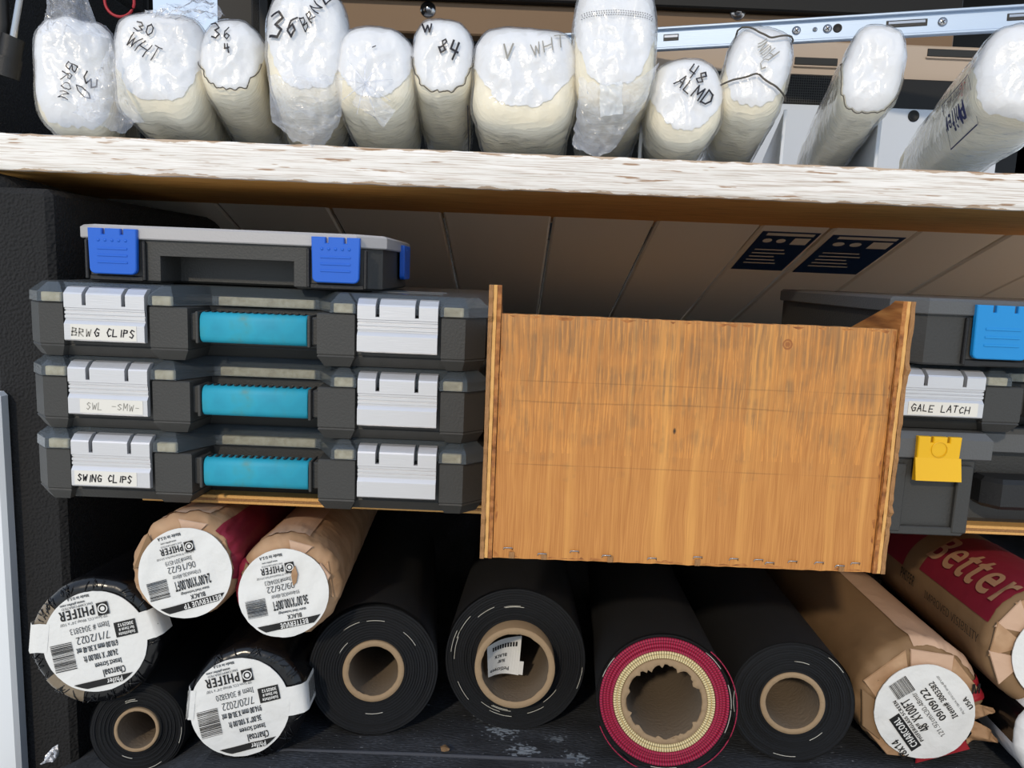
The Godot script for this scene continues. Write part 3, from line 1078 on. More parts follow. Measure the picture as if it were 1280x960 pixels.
func build_shell() -> void:
	var g := Geo.new()
	slab(g, Vector3(-60, -0.2, -60), Vector3(60, 0, 60))
	struct(g, "ground", M.concrete)
	# bed floor, sloping a little towards the cab
	g = Geo.new()
	var sl := tan(deg_to_rad(7.0))
	var fy := func(z: float) -> float: return 0.808 + sl * (z - 0.12)
	# across: a dip along the left wall, the level middle, the far right
	var cols := [[-0.56, -0.1305, 0.0], [-0.27, 0.0, 0.2132], [0.80, 0.0, 1.0], [1.30, 0.0, 1.37]]
	for k in 3:
		var a: Array = cols[k]
		var b: Array = cols[k + 1]
		for seg in [[0.22, -0.30, 1.0, 0.0], [-0.30, -1.3, 0.0, 0.2]]:
			var p := Vector3(a[0], fy.call(seg[0]) + a[1], seg[0])
			var q := Vector3(b[0], fy.call(seg[0]) + b[1], seg[0])
			var r := Vector3(b[0], fy.call(seg[1]) + b[1], seg[1])
			var w := Vector3(a[0], fy.call(seg[1]) + a[1], seg[1])
			g.tri(p, q, r, -1, Vector2(a[2], seg[2]), Vector2(b[2], seg[2]), Vector2(b[2], seg[3]))
			g.tri(p, r, w, -1, Vector2(a[2], seg[2]), Vector2(b[2], seg[3]), Vector2(a[2], seg[3]))
		g.quad(Vector3(a[0], 0.50, 0.22), Vector3(b[0], 0.50, 0.22), Vector3(b[0], fy.call(0.22) + b[1], 0.22), Vector3(a[0], fy.call(0.22) + a[1], 0.22), -1, Rect2(0, 0.9, 1, 0.1))
	g.quad(Vector3(-0.56, 0.50, -1.3), Vector3(1.30, 0.50, -1.3), Vector3(1.30, 0.50, 0.22), Vector3(-0.56, 0.50, 0.22))
	var flo := struct(g, "floor", M.floor_mat)
	g = Geo.new()
	g.tube([Vector3(-0.2705, 0.8070, 0.1358), Vector3(-0.2006, 0.8075, 0.1222), Vector3(-0.0778, 0.8085, 0.1219), Vector3(0.0757, 0.8090, 0.1238)], 0.0022, 8)
	part(g, "mat_welt", M.floor_welt, flo)
	# left wall: carpeted post, then the dark side wall
	g = Geo.new()
	slab(g, Vector3(-0.545, 0.55, -1.3), Vector3(-0.478, 1.335, 0.0), 0.006)
	slab(g, Vector3(-0.70, 0.55, -1.3), Vector3(-0.66, 1.68, -0.06), 0.006)
	slab(g, Vector3(-0.70, 1.68, -0.61), Vector3(-0.66, 2.20, -0.06), 0.006)
	slab(g, Vector3(-0.70, 1.68, -1.3), Vector3(-0.66, 2.20, -1.26), 0.006)
	slab(g, Vector3(-0.70, 2.11, -1.26), Vector3(-0.66, 2.20, -0.61), 0.006)
	slab(g, Vector3(-0.66, 0.55, -1.3), Vector3(-0.54, 1.335, -0.06), 0.006)
	struct(g, "wall_left", M.bed_carpet)
	g = Geo.new()
	slab(g, Vector3(-0.85, 0.5, 0.001), Vector3(-0.5292, 1.125, 0.020), 0.004)
	struct(g, "trim_1", M.white_body)
	g = Geo.new()
	var pts := [Vector3(-0.5775, 1.3341, 0.0000), Vector3(-0.5420, 1.3327, -0.0200), Vector3(-0.5293, 1.3305, -0.0600), Vector3(-0.5244, 1.3263, -0.1200), Vector3(-0.5295, 1.3207, -0.2000), Vector3(-0.5455, 1.3073, -0.3200)]
	g.tube(pts, 0.019, 16, 0.6)
	struct(g, "trim_2", M.bed_carpet)
	g = Geo.new()
	slab(g, Vector3(1.30, 0.55, -1.4), Vector3(1.40, 1.03, 0.0), 0.006)
	slab(g, Vector3(1.30, 2.05, -1.4), Vector3(1.40, 2.24, 0.0), 0.006)
	slab(g, Vector3(1.30, 1.03, -1.4), Vector3(1.40, 2.05, -1.30), 0.006)
	slab(g, Vector3(1.30, 1.03, -0.10), Vector3(1.40, 2.05, 0.0), 0.006)
	struct(g, "wall_right", M.bed_carpet)  # side opening added out of view to let sky light in under the shelf
	g = Geo.new()
	slab(g, Vector3(-0.70, 0.5, -1.40), Vector3(1.40, 1.36, -1.3))
	slab(g, Vector3(-0.80, 1.36, -1.40), Vector3(1.40, 2.2, -1.3))
	struct(g, "wall_back", M.black_paint)
	g = Geo.new()
	slab(g, Vector3(-0.675, 1.675, -1.27), Vector3(-0.652, 1.69, -0.60))
	slab(g, Vector3(-0.675, 1.69, -1.27), Vector3(-0.652, 2.12, -1.25))
	slab(g, Vector3(-0.675, 1.69, -0.62), Vector3(-0.652, 2.12, -0.60))
	slab(g, Vector3(-0.675, 2.10, -1.25), Vector3(-0.652, 2.12, -0.62))
	struct(g, "window_1", M.rubber)
	g = Geo.new()
	slab(g, Vector3(-0.85, 2.20, -1.40), Vector3(1.40, 2.24, -0.10))
	struct(g, "ceiling", M.black_paint)
	# the sloping white boards under the shelf
	var w := Node3D.new()
	w.name = "wall_rear"
	w.set_meta("kind", "structure")
	add_child(w)
	var dir := Vector3(0, -sin(deg_to_rad(18.9)), -cos(deg_to_rad(18.9)))
	var nrm := Vector3(0, cos(deg_to_rad(18.9)), -sin(deg_to_rad(18.9)))
	w.transform = Transform3D(Basis(Vector3.RIGHT, nrm, -dir), Vector3(0, 1.352, -0.36))
	var xs := [-0.80, -0.615, -0.448, -0.281, -0.114, 0.050, 0.204, 0.360, 0.466, 0.594, 0.725, 0.86, 1.00, 1.15, 1.28]
	for k in xs.size() - 1:
		g = Geo.new()
		g.box(Vector3((xs[k] + xs[k + 1]) / 2, 0.006 + 0.0015 * (k % 2), -0.42), Vector3(xs[k + 1] - xs[k] - 0.004, 0.012, 0.90), 0.003)
		var bd := part(g, "panel", M.white_panel, w)
		if k == 7 or k == 8:
			var y := -0.0004 + 0.0015 * (k % 2)
			var sw: float = xs[k + 1] - xs[k] - 0.018
			var sx: float = (xs[k + 1] + xs[k]) / 2
			g = Geo.new()
			g.box(Vector3(sx, y, -0.108), Vector3(sw, 0.001, 0.17), 0.0003)
			part(g, "sticker", M.sticker_blue, bd)
			g = Geo.new()
			var put := func(a: float, b: float) -> Vector3: return Vector3(sx + a * sw, y - 0.0009, -0.108 + b * 0.17)
			for i in 5:
				bar(g, -0.38, -0.38 + 0.6 - 0.07 * (i % 3), -0.30 + i * 0.09, -0.275 + i * 0.09, put)
			for i in 2:
				for j in 12:
					var a0 := TAU * j / 12
					var a1 := TAU * (j + 1) / 12
					var cx := -0.30 + 0.24 * i
					g.tri(put.call(cx, 0.30), put.call(cx + 0.08 * cos(a0), 0.30 + 0.05 * sin(a0)), put.call(cx + 0.08 * cos(a1), 0.30 + 0.05 * sin(a1)))
			bar(g, 0.14, 0.42, 0.22, 0.38, put)
			bar(g, -0.40, 0.42, 0.42, 0.48, put)
			var pr := part(g, "sticker_print", M.tape_paper, bd)
			pr.set_meta("kind", "stuff")

func build_shelves() -> void:
	var t := thing("board_shelf", "thick plywood shelf with a flaking white front edge and amber underside, under the bags", "shelf")
	var g := Geo.new()
	slab(g, Vector3(-0.62, 1.353, -0.50), Vector3(1.30, 1.388, -0.004), 0.0015)
	part(g, "board", M.shelf_wood, t)
	g = Geo.new()
	slab(g, Vector3(-0.62, 1.3878, -0.50), Vector3(1.30, 1.3888, -0.006), 0.0004)
	part(g, "added_top_white", M.bracket_paint, t)  # white layer added on the unseen top to bounce light at the bags
	g = Geo.new()
	var n := noise(61, 12.0, 4)
	var rows := []
	for i in 11:
		var row := PackedVector3Array()
		for j in 141:
			var x := lerpf(-0.62, 1.30, j / 140.0)
			var e := 1.0 if i in [0, 10] else 0.0
			row.append(Vector3(x, lerpf(1.3885, 1.3525, i / 10.0) + (0.0012 * n.get_noise_2d(x * 4.0, i * 2.0) if i in [0, 10] else 0.0), -0.0008 + 0.0016 * n.get_noise_2d(x * 1.2, i * 0.8) - e * 0.0018))
		rows.append(row)
	rows.reverse()
	for row in rows:
		row.reverse()
	# rows run upwards here, columns to the left: turn the picture accordingly
	for i in 10:
		for j in 140:
			var u0 := 1.0 - j / 140.0
			var u1 := 1.0 - (j + 1) / 140.0
			var v0 := 1.0 - i / 10.0
			var v1 := 1.0 - (i + 1) / 10.0
			g.tri(rows[i][j], rows[i + 1][j], rows[i + 1][j + 1], 1, Vector2(u0, v0), Vector2(u0, v1), Vector2(u1, v1))
			g.tri(rows[i][j], rows[i + 1][j + 1], rows[i][j + 1], 1, Vector2(u0, v0), Vector2(u1, v1), Vector2(u1, v0))
	var top := PackedVector3Array()
	var bot := PackedVector3Array()
	for j in 141:
		top.append(Vector3(rows[10][j].x, rows[10][j].y, -0.012))
		bot.append(Vector3(rows[0][j].x, rows[0][j].y, -0.012))
	g.grid([rows[10], top], false, 2)
	g.grid([bot, rows[0]], false, 2)
	part(g, "front_edge", M.edge_paint, t).set_meta("label", "flaking white painted plywood edge")
	# lower shelf
	t = thing("plywood_shelf", "thin bare plywood shelf carrying the organisers and the wooden bin", "shelf")
	g = Geo.new()
	slab(g, Vector3(-0.36, 1.0325, -0.55), Vector3(1.30, 1.041, 0.068), 0.0006)
	part(g, "board", M.ply_pale, t)
	g = Geo.new()
	slab(g, Vector3(-0.36, 1.0355, 0.0), Vector3(1.30, 1.0382, 0.0688), 0.0004)
	part(g, "core_ply", M.ply_dark, t)

# ------------------------------------------------------------------ organisers on the left
func build_left_stack() -> void:
	var h := 0.068
	var x := -0.4514
	var a := organiser("black organiser with teal grip, topmost of the three clasped ones left of the bin", Vector3(x + 0.0, 1.041 + 2 * h, 0.100), 0.425, h, 0.32)
	clasp_label(a, 0.049, 0.0165, 0.060, 0.0140, [["BRW", 0.02, 0.0056, M.faded_marker], ["G CLIPS", 0.36, 0.0050, M.marker]], 0.0011)
	var b := organiser("black organiser with teal grip, middle one of the clasped stack, left label worn blank", Vector3(x + 0.001, 1.041 + h, 0.1005), 0.425, h, 0.32)
	clasp_label(b, 0.054, 0.017, 0.058, 0.0130, [["SWL", 0.10, 0.0048, M.faded_marker], ["-SMW-", 0.50, 0.0048, M.faded_marker]], 0.0006)
	var c := organiser("black organiser with teal grip at the bottom of the left stack, marked SWING CLIPS", Vector3(x + 0.002, 1.041, 0.102), 0.425, h, 0.32)
	clasp_label(c, 0.046, 0.017, 0.058, 0.0135, [["SWING CLIPS", 0.05, 0.0044, M.marker]], 0.0011)
	# the flat case on top
	flat_case("flat charcoal case with grey rim and two bright blue latches, on the left stack", Vector3(-0.4137, 1.2465, 0.075), 0.285, 0.052, 0.20, M.blue_latch, M.grey_lid, 0.018, 0.224, 0.045, true)

func flat_case(label: String, at: Vector3, w: float, h: float, d: float, latch: Material, rim: Material, l1: float, l2: float, lw: float, dots: bool) -> Node3D:
	var t := thing("latched_case", label, "toolbox", Transform3D(Basis(), at))
	var g := Geo.new()
	g.xf = PLAN
	var top := h * 0.76
	g.prism(organiser_plan(w, d, 0.022, [[l1 + lw + 0.022, l2 - 0.022, 0.035, 0.004]]), [[0.0, 0.003], [0.002, 0.0], [h * 0.48, 0.0], [h * 0.485, 0.0]])
	g.prism(organiser_plan(w, d, 0.022, []), [[h * 0.48, 0.001], [h * 0.485, 0.0], [top, 0.0]])
	part(g, "body", M.black_plastic, t)
	g = Geo.new()
	g.xf = PLAN
	g.prism(organiser_plan(w + 0.008, d + 0.008, 0.024, []), [[top, 0.001], [top + 0.001, 0.0], [h * 0.96, 0.0], [h, 0.003]])
	g.xf = Transform3D()
	var lid := part(g, "lid", rim, t)
	lid.position = Vector3(-0.004, 0, 0.004)
	# latch pads and ribs
	for l in [l1, l2]:
		g = Geo.new()
		g.box(Vector3(l - 0.004, h * 0.38, 0.001), Vector3(0.003, h * 0.70, 0.006), 0.0008)
		g.box(Vector3(l + lw + 0.004, h * 0.38, 0.001), Vector3(0.003, h * 0.70, 0.006), 0.0008)
		g.box(Vector3(l + lw / 2, h * 0.06, 0.0), Vector3(lw + 0.006, h * 0.10, 0.004), 0.001)
		part(g, "latch_seat", M.dark_plastic, t)
	for l in [l1, l2]:
		var o := part(latch_geo(lw, h * 0.80, 0.005), "latch", latch, t)
		o.position = Vector3(l, h * 0.13, 0.0062)
		part(latch_marks(lw, h * 0.80, dots), "raised_mark", latch, o)
	# side latch
	g = latch_geo(0.045, h * 0.7, 0.005)
	var o2 := part(g, "latch", latch, t)
	o2.transform = Transform3D(Basis(Vector3.UP, PI / 2), Vector3(w + 0.006, h * 0.2, -d * 0.55))
	return t

# ------------------------------------------------------------------ the stack right of the bin
func build_right_stack() -> void:
	var y3 := 1.1389
	var y2 := 1.1998
	var y1 := 1.2616
	# lowest: deep box, yellow latch
	var t := thing("latched_case", "deep black case with a yellow latch and recessed handle, right of the bin", "toolbox", Transform3D(Basis(), Vector3(0.3286, 1.041, 0.100)))
	var h := y3 - 1.041
	var g := Geo.new()
	g.xf = PLAN
	var tx := 0.4321 - 0.3286
	g.prism(organiser_plan(0.42, 0.30, 0.012, [[tx + 0.004, 0.42 - tx - 0.004, 0.045, 0.003]]), [[0.0, 0.002], [0.004, 0.0], [h * 0.74, 0.0], [h * 0.75, 0.001]])
	part(g, "body", M.black_plastic, t)
	g = Geo.new()
	g.xf = PLAN
	g.prism(organiser_plan(0.43, 0.31, 0.016, [[tx + 0.026, 0.43 - tx - 0.026, 0.040, 0.008]]), [[h * 0.75, 0.001], [h * 0.76, 0.0], [h * 0.94, 0.0], [h, 0.006]])
	g.xf = Transform3D()
	part(g, "lid", M.dark_lid, t).position = Vector3(-0.005, 0, 0.005)
	var lx := 0.3736 - 0.3286
	var lw := 0.040
	g = Geo.new()
	g.box(Vector3(lx - 0.012, h * 0.36, 0.002), Vector3(0.014, h * 0.66, 0.006), 0.001)
	g.box(Vector3(lx + lw + 0.010, h * 0.36, 0.002), Vector3(0.014, h * 0.66, 0.006), 0.001)
	g.box(Vector3(lx + lw / 2, 0.004, 0.002), Vector3(lw * 1.7, 0.008, 0.004), 0.001)
	part(g, "latch_rib", M.black_plastic, t)
	for l in [lx, 0.42 - lx - lw]:
		g = latch_geo(lw, h * 0.42, 0.002)
		var o := part(g, "latch", M.yellow_latch, t)
		o.position = Vector3(l, h * 0.55, 0.0075)
		g = Geo.new()
		for i in 4:
			g.box(Vector3(lw * 0.5, h * 0.42 * (0.12 + 0.10 * i), 0.0022), Vector3(lw * 0.62, 0.0009, 0.001), 0.0003)
		g.xf = Transform3D(Basis(), Vector3(lw * 0.5, h * 0.42 * 0.72, 0.0))
		g.lathe([[lw * 0.17, 0.0028], [lw * 0.19, 0.0028], [lw * 0.19, 0.0018]], 20)
		part(g, "raised_mark", M.yellow_latch, o)
		# the flared lower lip
		g = Geo.new()
		g.xf = Transform3D(Basis(Vector3(0, 0, 1), Vector3(0, 1, 0), Vector3(-1, 0, 0)), Vector3.ZERO)
		g.prism(PackedVector2Array([Vector2(0.0, 0.0), Vector2(0.007, 0.001), Vector2(0.006, h * 0.05), Vector2(0.002, h * 0.22), Vector2(0.0, h * 0.22)]), [[-lw - 0.001, 0.0], [0.001, 0.0]])
		part(g, "lip", M.yellow_latch, o)
	g = Geo.new()
	var hx0 := 0.4542 - 0.3286
	g.xf = PLAN
	g.prism(PackedVector2Array([Vector2(hx0 + 0.012, 0.006), Vector2(0.42 - hx0 - 0.012, 0.006), Vector2(0.42 - hx0, 0.020), Vector2(0.42 - hx0, 0.040), Vector2(hx0, 0.040), Vector2(hx0, 0.020)]), [[h * 0.24, 0.004], [h * 0.28, 0.0], [h * 0.50, 0.0], [h * 0.54, 0.004]])
	part(g, "handle", M.dark_plastic, t)
	# middle: aluminium clasps
	var b := organiser("black organiser with an aluminium clasp marked GALE LATCH, between two cases right of the bin", Vector3(0.3172, y3 + 0.001, 0.098), 0.425, y2 - y3 - 0.001, 0.30)
	clasp_label(b, 0.047, 0.0150, 0.064, 0.0125, [["GALE LATCH", 0.04, 0.0049, M.marker]], 0.0009)
	# top: shallow case with a sky blue latch
	flat_case("shallow dark case with a light blue latch, top of the stack right of the bin", Vector3(0.3529, y2 + 0.001, 0.098), 0.40, y1 - y2 - 0.001, 0.34, M.sky_latch, M.dark_lid, 0.4141 - 0.3529, 0.285, 0.051, false)

# ------------------------------------------------------------------ the plywood bin
func build_bin() -> void:
	var z := 0.207
	var x0 := -0.0206
	var x1 := 0.3064
	var y0 := 1.041
	var yt := 1.2378
	var ys := 1.2595
	var th := 0.010
	var t := thing("plywood_bin", "open plywood bin with a tall stained front board and ragged side edges", "bin", Transform3D(Basis(), Vector3((x0 + x1) / 2, y0, z)))
	var w := x1 - x0
	var hf := yt - y0
	var hs := ys - y0
	var g := Geo.new()
	var f := Vector3(w - th * 2 - 0.001, hf, 0.009)
	g.box(Vector3(0, hf / 2, -0.0058), Vector3(f.x, f.y, 0.008), 0.0012)
	part(g, "front_backing", M.bin_wood, t)
	# the face veneer, with a faintly uneven surface
	g = Geo.new()
	var n := noise(71, 10.0, 3)
	var rows := []
	for i in 31:
		var row := PackedVector3Array()
		for j in 61:
			var u := j / 60.0
			var v := i / 30.0
			var e := 1.0 if i in [0, 30] or j in [0, 60] else 0.0
			row.append(Vector3((u - 0.5) * f.x, hf * (1.0 - v) + (0.0006 * n.get_noise_2d(u * 20.0, v) if i in [0, 30] else 0.0), -0.0012 + 0.0007 * n.get_noise_2d(u * 9.0, v * 1.2) - e * 0.0008))
		rows.append(row)
	for i in 30:
		for j in 60:
			var u0 := j / 60.0
			var u1 := (j + 1) / 60.0
			var v0 := i / 30.0
			var v1 := (i + 1) / 30.0
			g.tri(rows[i][j], rows[i + 1][j], rows[i + 1][j + 1], 1, Vector2(u0, v0), Vector2(u0, v1), Vector2(u1, v1))
			g.tri(rows[i][j], rows[i + 1][j + 1], rows[i][j + 1], 1, Vector2(u0, v0), Vector2(u1, v1), Vector2(u1, v0))
	for e in 2:
		var r0: PackedVector3Array = rows[0] if e == 0 else rows[30]
		for j in 60:
			var q := Vector3(0, 0, -0.008)
			g.quad(r0[j], r0[j + 1], r0[j + 1] + q, r0[j] + q, 3, Rect2(j / 60.0, 0.02, 1.0 / 60, 0.02))
	part(g, "front_board", M.bin_face, t)
	# sides, three plies each, the edges splintered
	var d := 0.30
	for s in [-1, 1]:
		var side := Geo.new()
		side.box(Vector3(s * (w / 2 - th / 2), hf * 0.5, -d / 2 - 0.004), Vector3(th * 0.9, 0.02, d * 0.9), 0.001)
		var sp := part(side, "side_panel", M.bin_wood, t)
		for k in 3:
			g = Geo.new()
			var rg := RandomNumberGenerator.new()
			rg.seed = 90 + k + s
			var tk: float = th * [0.36, 0.30, 0.34][k]
			var off: float = th * [0.0, 0.36, 0.66][k]
			var rag: float = [0.0022, 0.0008, 0.0016][k]
			var poly := PackedVector2Array()             # (y, depth) outline
			var m := 46
			for i in m + 1:
				poly.append(Vector2(hs * i / m, -rag * rg.randf() - (0.003 * rg.randf() if rg.randf() < 0.12 and k == 0 else 0.0)))
			poly.append_array([Vector2(hs, 0.012), Vector2(hs - 0.004, 0.02), Vector2(hf * 0.62, d), Vector2(0.0, d)])
			# outline to space: depth runs to -z, y up, thickness along x
			var xin: float = s * (w / 2)
			if Geometry2D.is_polygon_clockwise(poly):
				poly.reverse()
			g.xf = Transform3D(Basis(Vector3(0, 1, 0), Vector3(0, 0, -1), Vector3(-1, 0, 0)), Vector3(xin, 0, -0.0005))
			var zA := off if s > 0 else -off - tk
			g.prism(poly, [[zA + 0.0001, 0.0], [zA + tk - 0.0002, 0.0]])
			part(g, "ply", [M.ply_dark, M.ply_pale, M.bin_wood][k], sp)
	g = Geo.new()
	g.box(Vector3(0, th / 2, -d / 2 - 0.006), Vector3(w - th * 2 - 0.002, th, d - 0.012), 0.001)
	part(g, "bottom_board", M.bin_wood, t)
	g = Geo.new()
	g.box(Vector3(0, hf * 0.28, -d + 0.004), Vector3(w - th * 2 - 0.002, hf * 0.55, th), 0.001)
	part(g, "back_board", M.bin_wood, t)
	# staples along the bottom
	for fx in [0.04, 0.13, 0.215, 0.30, 0.42, 0.54, 0.635, 0.70, 0.73, 0.79, 0.86, 0.915, 0.955]:
		g = Geo.new()
		var sx: float = (fx - 0.5) * f.x
		var sy := 0.0075 + 0.002 * sin(fx * 40.0)
		var pts := [Vector3(sx - 0.0035, sy - 0.002, -0.001), Vector3(sx - 0.0033, sy, 0.0004), Vector3(sx + 0.0033, sy, 0.0004), Vector3(sx + 0.0035, sy - 0.002, -0.001)]
		g.tube(pts, 0.0005, 6)
		part(g, "staple", M.chrome, t)
	for fx in [0.05, 0.135, 0.31, 0.54, 0.92]:
		g = Geo.new()
		g.box(Vector3((fx - 0.5) * f.x, 0.003, -0.0008), Vector3(0.0045, 0.0055, 0.0012), 0.0003)
		part(g, "chipped_notch", M.ply_dark, t)

# ------------------------------------------------------------------ rolls
func phifer_lines(item: String, date: String, sz: String, mm: String) -> Array:
	return [["Charcoal", -0.45, -0.02, 0.58, 0.15, true], ["Insect Screen", -0.42, 0.10, 0.42, 0.10, true], [sz, -0.38, 0.28, 0.235, 0.13, true], [mm, -0.42, 0.38, 0.05, 0.12, true], [date, -0.30, 0.34, -0.16, 0.15, false], [item, -0.34, 0.42, -0.35, 0.12, false], ["TP Scrn CCL Wrap 24\" x 100'", -0.34, 0.58, -0.50, 0.07, false], ["PHIFER", -0.12, 0.56, -0.72, 0.19, true], ["INCORPORATED", -0.12, 0.48, -0.785, 0.045, false], ["www.phifer.com", 0.02, 0.50, -0.865, 0.065, true], ["Made in U.S.A", -0.08, 0.34, -0.955, 0.06, true]]

func betterv_lines(item: String, date: String, big: String, mm: String) -> Array:
	return [["BLACK", -0.30, 0.02, 0.50, 0.10, true], ["Water Shed Technology", -0.42, 0.20, 0.385, 0.075, true], [big, -0.50, 0.28, 0.13, 0.22, true], [mm, -0.34, 0.28, -0.01, 0.085, false], [date, -0.26, 0.34, -0.21, 0.14, false], [item, -0.22, 0.36, -0.35, 0.10, false], ["Reflective TP WaterShed/Tech 24\"x100'", -0.30, 0.52, -0.45, 0.05, false], ["PHIFER", -0.10, 0.40, -0.64, 0.15, true], ["INCORPORATED", -0.10, 0.36, -0.695, 0.035, false], ["www.phifer.com", 0.0, 0.34, -0.78, 0.05, true], ["Made in U.S.A", -0.12, 0.38, -0.90, 0.075, true]]

func build_rolls() -> void:
	# bare black rolls along the floor
	var t := screen_roll("black screen roll with a lifted outer turn, between the dated film roll and largest roll", Vector3(-0.1270, 0.8696, 0.0800), 0.0645, Vector3(-0.1030, -0.1579, -0.9821), 0.0305, 0.55, 0.0, [], 0.075)
	core_tube(t, 0.0245, 0.0305, 0.003, 0.5, 0.15, 3)
	t = screen_roll("largest black screen roll, its thick cardboard core holding a pale paper tag", Vector3(0.0148, 0.8722, 0.0510), 0.0731, Vector3(0.0212, -0.1538, -0.9879), 0.0405, 0.60, 0.0, [], 0.02)
	core_tube(t, 0.034, 0.0405, 0.026, 0.5, 0.12, 4)
	# paper tag curled inside the bore: a bent sheet between these corners
	var q00 := Vector3(-0.0270, -0.0175, 0.008)
	var q10 := Vector3(0.0040, -0.0230, -0.018)
	var q01 := Vector3(-0.0295, 0.0130, 0.006)
	var q11 := Vector3(0.0060, 0.0150, -0.030)
	var tagput := func(lift: float) -> Callable:
		return func(x: float, y: float) -> Vector3:
			var p := q00.lerp(q10, x).lerp(q01.lerp(q11, x), y)
			return p + Vector3(-0.002, 0, -0.008) * sin(x * PI) + Vector3(0.3, 0, 1.0) * lift
	var g := Geo.new()
	bar(g, 0.0, 1.0, 0.0, 1.0, tagput.call(0.0), 14)
	bar(g, 0.5, 1.12, 0.02, 0.35, tagput.call(-0.0004), 8)
	var tg := part(g, "paper_tag", M.paper, t)
	g = Geo.new()
	var base: Callable = tagput.call(0.0005)
	var flip := func(x: float, y: float) -> Vector3: return base.call(1.0 - x, 1.0 - y)
	letters(g, "PetScreen", 0.30, 0.92, 0.80, 0.10, flip)
	letters(g, "36.00\"", 0.42, 0.66, 0.58, 0.09, flip)
	letters(g, "BLACK", 0.38, 0.76, 0.42, 0.09, flip)
	for k in 10:
		bar(g, 0.10 + k * 0.075, 0.15 + k * 0.075, 0.14, 0.26, flip)
	part(g, "printing", M.ink, tg)
	t = screen_roll("black screen roll with magenta and cream knit showing round its torn core", Vector3(0.1564, 0.8720, 0.1200), 0.0638, Vector3(0.0829, -0.1406, -0.9866), 0.0405, 0.55, 0.0, [[0.0610, M.magenta_knit, 4, "magenta knit screen turns"], [0.0482, M.cream_knit, 2, "cream knit screen turns"]], 0.03)
	core_tube(t, 0.0345, 0.0405, 0.001, 0.5, 0.9, 5)
	g = Geo.new()
	var loop := []
	for k in 40:
		var an := lerpf(-2.7, 0.9, k / 39.0)
		var q := 0.0655 + 0.0035 * sin(k / 39.0 * PI)
		loop.append(Vector3(cos(an) * q, sin(an) * q, 0.001))
	g.tube(loop, 0.0006, 6)
	part(g, "loose_thread", M.magenta_knit, t)
	t = screen_roll("black screen roll with a narrow cardboard core, beside the white-labelled kraft roll", Vector3(0.2854, 0.8654, 0.1010), 0.0597, Vector3(0.0889, -0.0888, -0.9921), 0.0305, 0.60, 0.0, [], 0.015)
	core_tube(t, 0.0255, 0.0308, 0.003, 0.5, 0.05, 6)
	t = screen_roll("smallest black screen roll, low in the left corner under the labelled roll", Vector3(-0.3499, 0.8166, 0.1115), 0.0451, Vector3(-0.0825, -0.1574, -0.9841), 0.0215, 0.45, 0.0, [], 0.02)
	core_tube(t, 0.0180, 0.0212, 0.003, 0.4, 0.05, 7)
	# film wrapped rolls with big round labels
	film_roll("black film-wrapped roll labelled Charcoal with paper tabs, against the left wall", Vector3(-0.3837, 0.9096, 0.1200), 0.0603, Vector3(-0.0678, -0.1364, -0.9883), deg_to_rad(194), Vector2(0.002, 0.001), 0.0475, phifer_lines("Item # 3043813", "7/1/2022", "24.00\" X 100.00 ft", "610.00 mm X 30.48 mt"), 301, true)
	film_roll("black film-wrapped roll on the floor with a creased round label dated 7/20/2022", Vector3(-0.2358, 0.8598, 0.1320), 0.0547, Vector3(-0.0825, -0.1574, -0.9841), deg_to_rad(194), Vector2(-0.006, -0.002), 0.0455, phifer_lines("Item # 3043820", "7/20/2022", "36.00\" X 100.00 ft", "914.00 mm X 30.48 mt"), 302, false)
	# kraft wrapped rolls
	kraft_roll("brown paper-wrapped roll with burgundy side and round label, resting on the charcoal roll", Vector3(-0.2953, 0.9888, 0.1250), 0.0490, Vector3(-0.0833, -0.1369, -0.9871), deg_to_rad(196), Vector2(0.003, -0.004), 0.0415, betterv_lines("Item#3014519", "06/16/22", "24.00\"X100.00FT", "610mmX30.48mtr"), [["BETTERVUE TP", -0.62, 0.20, 0.655, 0.115, true]], 311, -0.25, 0.9)
	kraft_roll("brown paper-wrapped roll with a torn round label, right of the other kraft roll on top", Vector3(-0.2016, 0.9712, 0.1200), 0.0484, Vector3(-0.0987, -0.1373, -0.9856), deg_to_rad(192), Vector2(-0.002, -0.004), 0.0410, betterv_lines("Item#3034423", "09/26/22", "36.00\"X100.00FT", "914mmX30.48mtr"), [["BETTERVUE", -0.42, 0.20, 0.655, 0.115, true]], 312, 2.6, 3.5)
	right_kraft()
	better_roll()
	white_black_roll()

